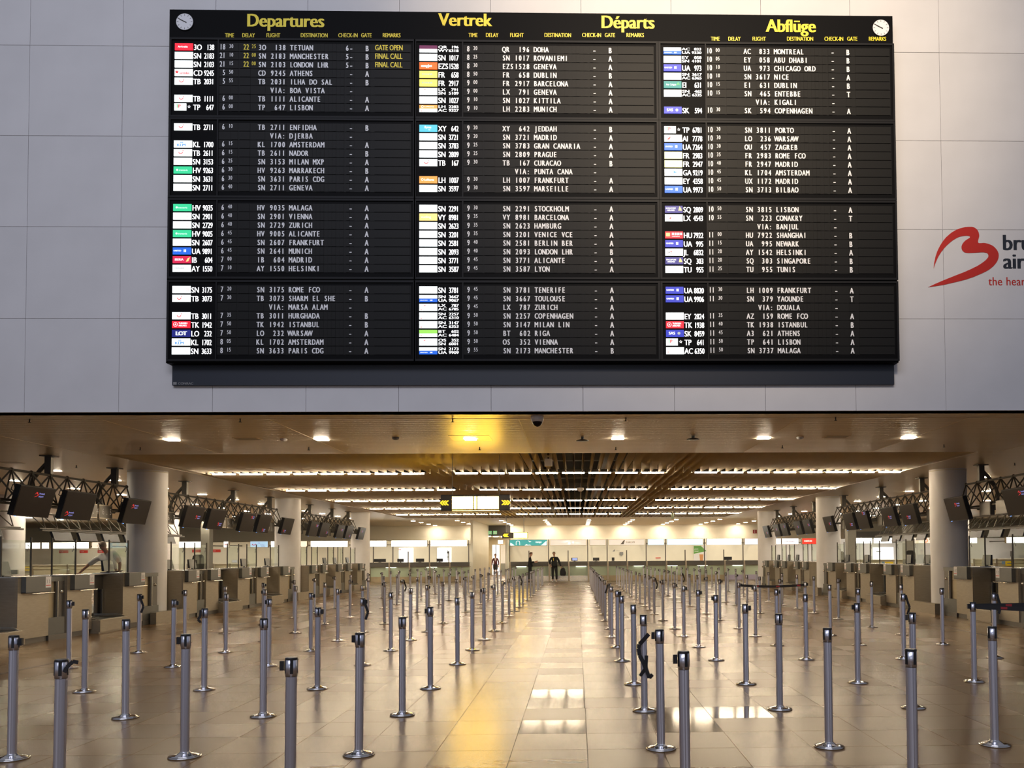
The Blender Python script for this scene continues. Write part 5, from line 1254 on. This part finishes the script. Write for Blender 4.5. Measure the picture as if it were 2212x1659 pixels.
# ================================================================== BELT STANCHIONS
def flute(r, n=24):
    P_ = []
    for k in range(n):
        q = r if k % 6 not in (0,) else r-0.0035
        t = 2*PI*(k+0.5)/n; P_.append((q*math.cos(t), q*math.sin(t)))
    return P_
SHT = 0.951
def make_stanchion():
    t = thing('belt_stanchion', 'x', 'stanchion')
    mb = MB(); mb.smooth = True
    mb.lathe([(0.120, 0.0), (0.121, 0.010), (0.117, 0.0145)], 28)
    mb.lathe([(0.117, 0.0145), (0.09, 0.021), (0.055, 0.029), (0.040, 0.037), (0.0345, 0.045)], 28)
    mb.build('base', M['chromeb'], t)
    f = flute(0.0325); n = len(f); mb = MB()
    mb.add([(x, y, 0.035) for x, y in f] + [(x, y, SHT-0.115) for x, y in f], [(k, (k+1) % n, n+(k+1) % n, n+k) for k in range(n)])
    mb.build('post', M['chrome'], t)
    mb = MB(); mb.smooth = True; mb.lathe([(0.0345, SHT-0.113), (0.0345, SHT-0.012)], 24); mb.build('head', M['chrome'], t)
    mb = MB(); mb.lathe([(0.0362, SHT-0.013), (0.0362, SHT-0.004), (0.033, SHT)], 20); mb.build('cap', M['blackp'], t)
    for k in range(4):
        a = math.radians(20+90*k); u = Vector((math.cos(a), math.sin(a), 0)); v = Vector((-u.y, u.x, 0))
        p = lambda d, s, z: u*d+v*s+Vector((0, 0, z))
        MB().hexa([p(.030, -.009, SHT-.095), p(.037, -.009, SHT-.095), p(.037, .009, SHT-.095), p(.030, .009, SHT-.095), p(.030, -.009, SHT-.01), p(.037, -.009, SHT-.01), p(.037, .009, SHT-.01), p(.030, .009, SHT-.01)]).build('belt_slot', M['blackp'], t)
    MB().box(0.040, 0.066, -0.012, 0.012, SHT-0.078, SHT-0.022).build('belt_clip', M['blackp'], t)
    return t
LROWS = [.0018, .00236, .00294, .00352, .00428, .00492, .00552, .00612, .00685, .00759, .00822, .00887, .0095, .01028, .01102, .01155, .01208, .01287, .0135, .0142, .0149]
RROWS = [.00185, .00239, .00297, .00356, .00435, .00499, .0056, .0062, .00697, .0077, .0083, .00889, .0095, .0102, .01095, .0115, .0121, .0128, .0135, .0142, .0150]
LC = [(-1.10, 0, 'line bordering the aisle on its left'), (-1.965, 0, 'second line left of the aisle'), (-2.815, 1, 'third line left of the aisle'), (-3.68, 2, 'fourth line left of the aisle'), (-4.6, 4, 'outermost line by the left desks')]
RC = [(0.427, 0, 'line bordering the aisle on its right'), (1.295, 0, 'second line right of the aisle'), (2.16, 1, 'third line right of the aisle'), (3.06, 3, 'fourth line right of the aisle'), (3.95, 4, 'outermost line by the right desks')]
CLIP = {(0, 0): PI, (0, 1): None, (-1, 2): None}
st0 = make_stanchion(); used = False; STN = {}
for sdi, (cols, rows) in enumerate(((LC, LROWS), (RC, RROWS))):
    for ci, (c, r0, nm) in enumerate(cols):
        for ri in range(r0, len(rows)):
            d = 1/rows[ri]; Y = 2813*rows[ri]; X = c*EYE
            if sdi == 0 and ri == 0 and ci == 1: X = -1.97*EYE
            if sdi == 1 and ri == 0 and ci == 1: Y -= 0.0; X = 1.338*EYE
            X += random.uniform(-0.018, 0.018) if ri > 2 else 0; Y += random.uniform(-0.05, 0.05) if ri > 2 else 0
            n = ri-r0
            lab = 'chrome belt stanchion, %s from the front in the %s' % (ORD[n], nm)
            rz = random.choice((0, PI, PI*0.9, 0.2)) if ri > 0 else PI
            skip = () if (random.random() < 0.5 or (sdi, ri) == (0, 0)) else ('belt_clip',)
            if sdi == 0 and ci == 1 and ri == 0: skip = ('belt_clip',)
            if not used: st0.location = (X, Y, 0); st0.rotation_euler = (0, 0, PI); st0['label'] = lab; st0['group'] = 'chrome belt stanchions in the %s' % nm; used = True; o = st0
            else: o = copy_tree(st0, (X, Y, 0), rz, lab, 'chrome belt stanchions in the %s' % nm, skip)
            STN[(sdi, ci, ri)] = o
            # a slight lean of some posts, as in the photograph
            if ri < 12: o.rotation_euler = (random.uniform(-.004, .004), random.uniform(-.006, .006), o.rotation_euler[2])
bpy.context.view_layer.update()
def slack(o, pts, w_=0.045, lab=None, mat='belt'):
    """loose belt end hanging from a stanchion, in world offsets from the post axis"""
    inv = o.matrix_world.inverted() if False else (Matrix.Translation(o.location) @ o.rotation_euler.to_matrix().to_4x4()).inverted()
    P_ = [inv @ (Vector(o.location)+Vector(p)) for p in pts]
    mb = MB()
    for i in range(len(P_)-1):
        a, b = P_[i], P_[i+1]; d = (b-a).normalized(); s_ = d.cross(Vector((0, 1, 0)).normalized() if abs(d.y) < 0.9 else Vector((1, 0, 0))).normalized()
        mb.add([a-s_*w_/2, a+s_*w_/2, b+s_*w_/2, b-s_*w_/2, a-s_*w_/2+Vector((0, .004, 0)), a+s_*w_/2+Vector((0, .004, 0)), b+s_*w_/2+Vector((0, .004, 0)), b-s_*w_/2+Vector((0, .004, 0))], [(0, 1, 2, 3), (7, 6, 5, 4), (0, 4, 5, 1), (2, 6, 7, 3), (1, 5, 6, 2), (3, 7, 4, 0)])
    r = mb.build('loose_belt', M[mat], o); r['label'] = lab or 'black belt end hanging loose'
    return r
slack(STN[(0, 1, 0)], [(0.036, -0.02, SHT-0.075), (0.05, -0.02, SHT-0.045), (0.085, -0.02, SHT-0.012), (0.115, -0.02, SHT-0.018)], 0.022, 'black belt end curling outwards')
o = STN[(1, 0, 2)]
slack(o, [(0.045, -0.040, SHT-0.19), (0.0, -0.042, SHT-0.24), (-0.048, -0.04, SHT-0.29), (-0.058, -0.04, SHT-0.33), (-0.048, -0.042, SHT-0.40), (-0.01, -0.045, SHT-0.47), (0.02, -0.045, SHT-0.56)], 0.040, 'tangled black belt wound round the post')
slack(o, [(0.02, -0.047, SHT-0.40), (0.015, -0.047, SHT-0.52), (-0.045, -0.047, SHT-0.60)], 0.034, 'tangled black belt wound round the post')
slack(o, [(0.0, -0.05, SHT-0.48), (0.045, -0.05, SHT-0.62), (0.078, -0.05, SHT-0.585)], 0.036, 'tangled black belt wound round the post')
slack(STN[(0, 2, 3)], [(-0.03, -0.04, SHT-0.03), (-0.035, -0.04, SHT-0.09), (-0.06, -0.04, SHT-0.13), (-0.03, -0.04, SHT-0.16)], 0.03)
for key in ((1, 0, 5), (1, 0, 7), (0, 0, 11), (1, 3, 4), (1, 4, 4), (1, 1, 9), (0, 1, 4), (0, 4, 5), (1, 2, 12), (0, 2, 9)):
    if key in STN: slack(STN[key], [(0.03, -0.04, SHT-0.02), (0.05, -0.04, SHT-0.10), (0.085, -0.04, SHT-0.20), (0.05, -0.04, SHT-0.30)] if key != (1, 0, 7) else [(-0.03, -0.04, SHT-0.02), (-0.05, -0.04, SHT-0.10), (-0.085, -0.04, SHT-0.2)], 0.035)
def stretched(a, b, lab, z0=SHT-0.06, z1=SHT-0.06, sag=0.03, n=8, marks=0):
    A = Vector((a[0], a[1], z0)); B = Vector((b[0], b[1], z1)); t = thing('stretched_belt', lab, 'belt', (0, 0, 0))
    pts = []
    for k in range(n+1):
        u = k/n; p = A.lerp(B, u); p.z -= sag*4*u*(1-u); pts.append(p)
    d = (B-A).normalized(); nrm = Vector((d.y, -d.x, 0))*0.002
    MB().strip(pts, (0, 0, 0.05), tuple(nrm*2)).build('webbing', M['belt'], t)
    for k in range(marks):
        u = (k+0.7)/marks; p = A.lerp(B, u); p.z -= sag*4*u*(1-u); q = p + d*0.07
        f = -1 if nrm.y > 0 else 1
        MB().strip([p+nrm*f*1.6, q+nrm*f*1.6], (0, 0, 0.028), tuple(nrm*0.3)).build('red_print', M['beltred'], t)
    return t
L2 = lambda k: STN[k].location
a, b = L2((1, 2, 7)), L2((1, 3, 7))
b.y = a.y
stretched((a.x+0.036, a.y), (b.x-0.036, b.y), 'dark belt stretched between two stanchions in the middle distance on the right', marks=3)
a = L2((1, 3, 3))
stretched((a.x+0.036, a.y-0.01), (a.x+1.45, a.y-0.25), 'upper of two black belts stretched towards the right picture edge', SHT-0.045, SHT-0.01, 0.0, marks=3)
stretched((a.x+0.036, a.y-0.02), (a.x+1.45, a.y-0.55), 'lower of two black belts stretched towards the right picture edge', SHT-0.055, SHT-0.115, 0.0, marks=4)

# ================================================================== PEOPLE
def skin_mesh(nm, verts, edges, radii, mat, parent, sub=2, root=0):
    me = bpy.data.meshes.new(nm); me.from_pydata([tuple(v) for v in verts], edges, []); me.materials.append(mat)
    o = link(nm, me, parent)
    m = o.modifiers.new('skin', 'SKIN'); m.use_smooth_shade = True; m.branch_smoothing = 0.4
    for i, r in enumerate(radii):
        sv = me.skin_vertices[0].data[i]; sv.radius = r if isinstance(r, tuple) else (r, r); sv.use_root = (i == root)
    s = o.modifiers.new('sub', 'SUBSURF'); s.levels = sub; s.render_levels = sub
    return o
def figure(name, label, loc, rz, pose, cols, hair='short', base_z=0.0):
    """pose: dict of joints in metres, figure faces -y at rz = 0"""
    t = thing('person', label, 'person', loc, rz); J = {k: Vector(v) for k, v in pose.items()}
    V, E, Rr = [], [], []
    def a(p, r, prev=None):
        V.append(Vector(p)); Rr.append(r)
        if prev is not None: E.append((prev, len(V)-1))
        return len(V)-1
    mid = lambda p, q, k=0.5: J[p].lerp(J[q], k)
    # body: pelvis - chest - neck - head, limbs, hands
    pel = a(J['pelvis'], (0.13, 0.10)); ch = a(mid('pelvis', 'neck', 0.62), (0.145, 0.10), pel); nk = a(J['neck'], 0.052, ch); hd0 = a(J['neck'].lerp(J['head'], 0.45), 0.05, nk)
    hd = a(J['head'], (0.078, 0.095), hd0); ht = a(J['head']+Vector((0, 0.005, 0.075)), (0.062, 0.078), hd)
    for s in 'LR':
        sh = a(J['sh'+s], 0.055, ch); el = a(J['el'+s], 0.040, sh); wr = a(J['wr'+s], 0.027, el)
        d = (J['wr'+s]-J['el'+s]).normalized(); pm_ = a(J['wr'+s]+d*0.06, (0.038, 0.018), wr)
        side_v = d.cross(Vector((0, 1, 0.1))).normalized()
        for q, ln in enumerate((0.062, 0.075, 0.07, 0.055)):
            o_ = side_v*(q-1.5)*0.020
            k1 = a(J['wr'+s]+d*0.10+o_, 0.0095, pm_); k2 = a(J['wr'+s]+d*(0.10+ln*0.55)+o_+Vector((0, -0.012, 0)), 0.008, k1); a(J['wr'+s]+d*(0.10+ln)+o_+Vector((0, -0.028, 0)), 0.0065, k2)
        th = a(J['wr'+s]+d*0.045-side_v*0.038, 0.011, pm_); a(J['wr'+s]+d*0.085-side_v*0.055+Vector((0, -0.012, 0)), 0.0085, th)
        hp = a(J['hip'+s], 0.085, pel); kn = a(J['kn'+s], 0.055, hp); an = a(J['an'+s], 0.037, kn); a(J['an'+s]+Vector((0, -0.09, -0.045)), (0.035, 0.025), an)
    skin_mesh('body', V, E, Rr, M['skin'], t, 1)
    # upper garment
    V, E, Rr = [], [], []
    w_ = cols.get('bulk', 1.0)
    p0 = a(J['pelvis']+Vector((0, 0, -0.14)), (0.175*w_, 0.145*w_)); p1 = a(mid('pelvis', 'neck', 0.35), (0.160*w_, 0.130*w_), p0); p2 = a(mid('pelvis', 'neck', 0.72), (0.185*w_, 0.125*w_), p1); p3 = a(mid('pelvis', 'neck', 0.97), (0.075, 0.065), p2)
    for s in 'LR':
        sh = a(J['sh'+s], 0.072*w_, p2); el = a(J['el'+s], 0.058*w_, sh)
        if cols.get('short'): Rr[-1] = 0.066
        else: a(J['wr'+s].lerp(J['el'+s], 0.04), 0.040, el)
    top = skin_mesh(cols['topname'], V, E, Rr, cols['top'], t, 2)
    # trousers or skirt
    V, E, Rr = [], [], []
    p0 = a(J['pelvis']+Vector((0, 0, 0.09)), (0.150*w_, 0.115*w_))
    for s in 'LR':
        hp = a(J['hip'+s]+Vector((0, 0, -0.03)), 0.100, p0)
        if cols.get('skirt'): a(J['hip'+s].lerp(J['kn'+s], 0.95), 0.085, hp)
        else: kn = a(J['kn'+s], 0.076, hp); a(J['an'+s]+Vector((0, 0, 0.02)), 0.062, kn)
    skin_mesh('skirt' if cols.get('skirt') else 'trousers', V, E, Rr, cols['bottom'], t, 2)
    for s in 'LR':
        an = J['an'+s]; mb = MB(); mb.smooth = True
        c = an+Vector((0, -0.05, 0)); z0 = an.z-0.085
        ring = [(0.045*math.sin(2*PI*k/14), -0.145*math.cos(2*PI*k/14) if True else 0) for k in range(14)]
        vs = []
        for zz, sc in ((0.0, 1.0), (0.03, 1.02), (0.065, 0.8), (0.085, 0.45)):
            vs += [(c.x+x*sc, c.y+y*sc*(0.92 if zz > .05 else 1)+(0.03 if zz > .05 else 0), z0+zz) for x, y in ring]
        fs = [(r*14+k, r*14+(k+1) % 14, (r+1)*14+(k+1) % 14, (r+1)*14+k) for r in range(3) for k in range(14)]+[tuple(range(14))[::-1], tuple(range(42, 56))]
        mb.add(vs, fs); mb.build('shoe', cols['shoe'], t)
        if cols.get('sneaker'):
            MB().box(c.x-0.040, c.x+0.040, c.y-0.150, c.y-0.10, z0+0.035, z0+0.065).box(c.x-0.04, c.x+0.04, c.y-0.15, c.y-0.146, z0, z0+0.018).build('white_stripes', M['paper'], t)
    # head: face and hair
    fd = (pose.get('face') and Vector(pose['face']).normalized()) or Vector((0, -1, 0)); sd = fd.cross(Vector((0, 0, 1))).normalized(); up = Vector((0, 0, 1)); H_ = J['head']+Vector((0, 0, 0.02))
    mb = MB()
    for s in (1, -1): c = H_+fd*0.088+sd*0.030*s+up*0.012; mb.hexa([c-sd*.011-up*.005, c+sd*.011-up*.005, c+sd*.011-up*.005+fd*.006, c-sd*.011-up*.005+fd*.006, c-sd*.011+up*.005, c+sd*.011+up*.005, c+sd*.011+up*.005+fd*.006, c-sd*.011+up*.005+fd*.006])
    mb.build('eyes', M['blackp'], t)
    mb = MB(); c = H_+fd*0.090-up*0.012; mb.hexa([c-sd*.014-up*.018, c+sd*.014-up*.018, c+sd*.011-up*.018+fd*.022, c-sd*.011-up*.018+fd*.022, c-sd*.006+up*.02, c+sd*.006+up*.02, c+sd*.004+up*.02+fd*.006, c-sd*.004+up*.02+fd*.006]); mb.build('nose', M['skin'], t)
    mb = MB(); c = H_+fd*0.084-up*0.052; mb.hexa([c-sd*.022-up*.004, c+sd*.022-up*.004, c+sd*.018-up*.004+fd*.01, c-sd*.018-up*.004+fd*.01, c-sd*.022+up*.004, c+sd*.022+up*.004, c+sd*.018+up*.004+fd*.01, c-sd*.018+up*.004+fd*.01]); mb.build('mouth', M['red'], t)
    for s in (1, -1): mb = MB(); c = H_+sd*0.080*s; mb.hexa([c-fd*.012-up*.025, c+fd*.012-up*.025, c+fd*.012-up*.025+sd*.012*s, c-fd*.012-up*.025+sd*.012*s, c-fd*.018+up*.025, c+fd*.012+up*.025, c+fd*.012+up*.025+sd*.014*s, c-fd*.018+up*.025+sd*.014*s]); mb.build('ear', M['skin'], t)
    mb = MB(); mb.smooth = True; vs = []; fs = []; n = 14
    lo_ = -0.35 if hair != 'bun' else -0.2
    rr = 5
    for i in range(rr+1):
        th = (0.5-(-0.05 if hair == 'fringe' else 0.0))*PI*i/rr*1.12
        for k in range(n):
            ph = 2*PI*k/n; v = Vector((math.sin(th)*math.cos(ph), math.sin(th)*math.sin(ph), math.cos(th)))
            front = max(0, (fd.x*math.cos(ph)+fd.y*math.sin(ph))); zc = v.z
            if i >= rr-1: zc = v.z + front*0.55 - (1-front)*0.18
            vs.append(H_+Vector((v.x*0.087, v.y*0.100, 0.012+zc*0.100))-fd*0.006)
    for i in range(rr):
        for k in range(n): fs.append((i*n+k, i*n+(k+1) % n, (i+1)*n+(k+1) % n, (i+1)*n+k))
    mb.add(vs, fs)
    if hair == 'bun': mb.lathe([(0.001, -0.035), (0.03, -0.02), (0.038, 0), (0.03, 0.02), (0.001, 0.035)], 10, tuple(H_-fd*0.10+up*0.03), caps=False)
    mb.build('hair', cols['hair'], t)
    return t
blackc = pm('black_cloth', (0.010, 0.011, 0.014), 0.8, var=0.15); hairb = pm('brown_hair', (0.10, 0.045, 0.02), 0.6); hairg = pm('grey_hair', (0.22, 0.16, 0.11), 0.6); maroon = pm('maroon_jacket', (0.09, 0.012, 0.02), 0.7)
greys = pm('dark_grey_cloth', (0.035, 0.035, 0.04), 0.8); shirt = pm('white_shirt', (0.74, 0.72, 0.66), 0.7, var=0.04); shoeb = pm('black_shoe', (0.008, 0.008, 0.008), 0.4)
base = dict(pelvis=(0, 0, 0.94), neck=(0, 0, 1.44), head=(0, -0.01, 1.60), shL=(0.17, 0, 1.38), shR=(-0.17, 0, 1.38), hipL=(0.085, 0, 0.90), hipR=(-0.085, 0, 0.90),
            knL=(0.10, -0.01, 0.49), knR=(-0.10, -0.01, 0.49), anL=(0.11, 0.02, 0.085), anR=(-0.11, 0.02, 0.085), elL=(0.25, 0.02, 1.11), elR=(-0.25, 0.02, 1.11), wrL=(0.27, -0.05, 0.87), wrR=(-0.27, -0.05, 0.87))
# man with a backpack in his hand, facing the camera, white sneakers
p = dict(base); p.update(elR=(-0.29, 0.03, 1.12), wrR=(-0.22, -0.08, 0.97), elL=(0.30, 0.0, 1.10), wrL=(0.38, -0.02, 0.86), head=(-0.02, -0.015, 1.60), knL=(0.12, -0.02, 0.49), anL=(0.13, 0, 0.085), knR=(-0.10, 0, 0.49), anR=(-0.10, 0, 0.085))
figure('person', 'man in a dark jacket and white-striped sneakers standing at the end of the aisle', (-1.30, 48.6, 0), 0.0, p, dict(top=blackc, topname='jacket', bottom=blackc, shoe=shoeb, hair=hairg, bulk=1.12, sneaker=True))
t = thing('backpack', 'black backpack held in the hand of the man facing the camera', 'backpack', (-0.80, 48.5, 0.34)); t.rotation_euler = (0, 0, 0.0)
mb = MB(); mb.smooth = True; vs = []
for zz, sx_, sy_ in ((0, 0.13, 0.09), (0.08, 0.16, 0.11), (0.25, 0.155, 0.10), (0.38, 0.12, 0.08), (0.45, 0.06, 0.04)):
    vs += [(sx_*math.cos(2*PI*k/12)*(1.1 if True else 1), sy_*math.sin(2*PI*k/12), zz) for k in range(12)]
mb.add(vs, [(r*12+k, r*12+(k+1) % 12, (r+1)*12+(k+1) % 12, (r+1)*12+k) for r in range(4) for k in range(12)]+[tuple(range(12))[::-1], tuple(range(48, 60))]); mb.build('bag', blackc, t)
MB().tube([(-0.06, 0, 0.44), (-0.08, 0, 0.50), (-0.04, 0, 0.53), (0.03, 0, 0.50), (0.02, 0, 0.44)], 0.009, 6).build('handle', blackc, t)
MB().tube([(0.10, -0.05, 0.36), (0.18, -0.06, 0.20), (0.17, -0.05, 0.05), (0.12, -0.03, 0.02)], 0.012, 6).build('strap', M['inkgrey'], t)
t = thing('lanyard_badge', 'yellow lanyard hanging from the neck of the man facing the camera', 'lanyard', (-1.345, 48.44, 1.20)); MB().box(-0.014, 0.014, -0.012, -0.006, 0.0, 0.16).build('ribbon', M['yel'], t)
# man in profile looking at his phone
p = dict(base); p.update(head=(0, -0.07, 1.58), neck=(0, -0.01, 1.44), elR=(-0.19, -0.02, 1.12), wrR=(-0.10, -0.27, 1.13), elL=(0.20, -0.02, 1.12), wrL=(0.10, -0.27, 1.15), face=(0, -0.9, -0.35), knL=(0.08, -0.04, 0.49), anL=(0.09, -0.06, 0.085), knR=(-0.08, 0.03, 0.49), anR=(-0.08, 0.08, 0.085))
figure('person', 'man in black seen from the side, head bent over something in his hands', (-2.72, 48.9, 0), PI/2, p, dict(top=blackc, topname='jacket', bottom=blackc, shoe=shoeb, hair=hairb, bulk=0.98))
t = thing('phone', 'small dark phone held by the man in black seen from the side', 'phone', (-2.30, 48.88, 1.20)); MB().tbox(-0.035, 0.035, -0.04, 0.04, 0, 0.012, 0.003).build('case', M['blackp'], t); MB().box(-0.03, 0.03, -0.035, 0.035, 0.012, 0.014).build('display', M['inkgrey'], t)
# woman walking out of the passage
p = dict(base); p.update(pelvis=(0, 0, 0.92), neck=(0, 0, 1.36), head=(0, -0.01, 1.52), shL=(0.145, 0, 1.31), shR=(-0.145, 0, 1.31), elL=(0.22, 0.04, 1.06), wrL=(0.22, -0.06, 0.84), elR=(-0.22, 0.04, 1.06), wrR=(-0.23, -0.05, 0.84), knL=(0.07, -0.13, 0.50), anL=(0.06, -0.16, 0.10), knR=(-0.07, 0.02, 0.48), anR=(-0.07, 0.22, 0.12))
wm = figure('person', 'woman in a maroon jacket and dark skirt walking out of the passage', (-5.55, 57.5, 0), 0.05, p, dict(top=maroon, topname='jacket', bottom=greys, shoe=shoeb, hair=hairb, bulk=0.86, skirt=True), hair='bun')
mb = MB(); mb.add([(-0.05, -0.135, 1.33), (0.05, -0.135, 1.33), (0.0, -0.14, 1.10)], [(0, 2, 1)]); mb.add([(-0.02, -0.15, 1.36), (0.02, -0.15, 1.36), (0.03, -0.15, 1.20), (-0.03, -0.15, 1.20)], [(0, 3, 2, 1)]); mb.build('white_blouse', M['paper'], wm)
t = thing('name_badge', 'white badge hanging at the waist of the woman in the maroon jacket', 'badge', (-5.66, 57.33, 0.98)); MB().box(-0.035, 0.035, -0.006, 0, 0, 0.10).build('card', M['paper'], t)
# man in the white shirt behind the left desks, leaning and reaching left; he stands on the raised platform
p = dict(base); p.update(pelvis=(0.06, 0, 0.93), neck=(-0.10, 0, 1.40), head=(-0.20, -0.01, 1.53), shL=(-0.26, -0.02, 1.28), shR=(0.06, 0.02, 1.40), elL=(-0.50, -0.06, 1.09), wrL=(-0.68, -0.10, 0.90), elR=(0.22, 0.02, 1.13), wrR=(0.24, -0.06, 0.90), face=(-1, -0.3, -0.55), hipL=(-0.03, 0, 0.89), hipR=(0.14, 0, 0.89), knL=(-0.05, 0, 0.48), anL=(-0.06, 0.02, 0.085), knR=(0.15, 0, 0.48), anR=(0.16, 0.02, 0.085))
figure('person', 'balding man in a white shirt behind the left desks, leaning over with an outstretched arm', (-11.35, 20.75, 0.282), 0.0, p, dict(top=shirt, topname='shirt', bottom=blackc, shoe=shoeb, hair=hairg, bulk=1.05, short=True))
t = thing('yellow_packet', 'yellow packet and blue card held out by the man in the white shirt', 'packet', (-11.98, 20.62, 1.02)); MB().hexa([(0.02, 0, 0.0), (0.30, 0, 0.02), (0.30, 0.05, 0.02), (0.02, 0.05, 0.0), (-0.02, 0, 0.09), (0.26, 0, 0.10), (0.26, 0.05, 0.10), (-0.02, 0.05, 0.09)]).build('packet', M['yel'], t); MB().box(-0.10, 0.0, 0.0, 0.02, 0.03, 0.09).build('card', M['blue'], t)
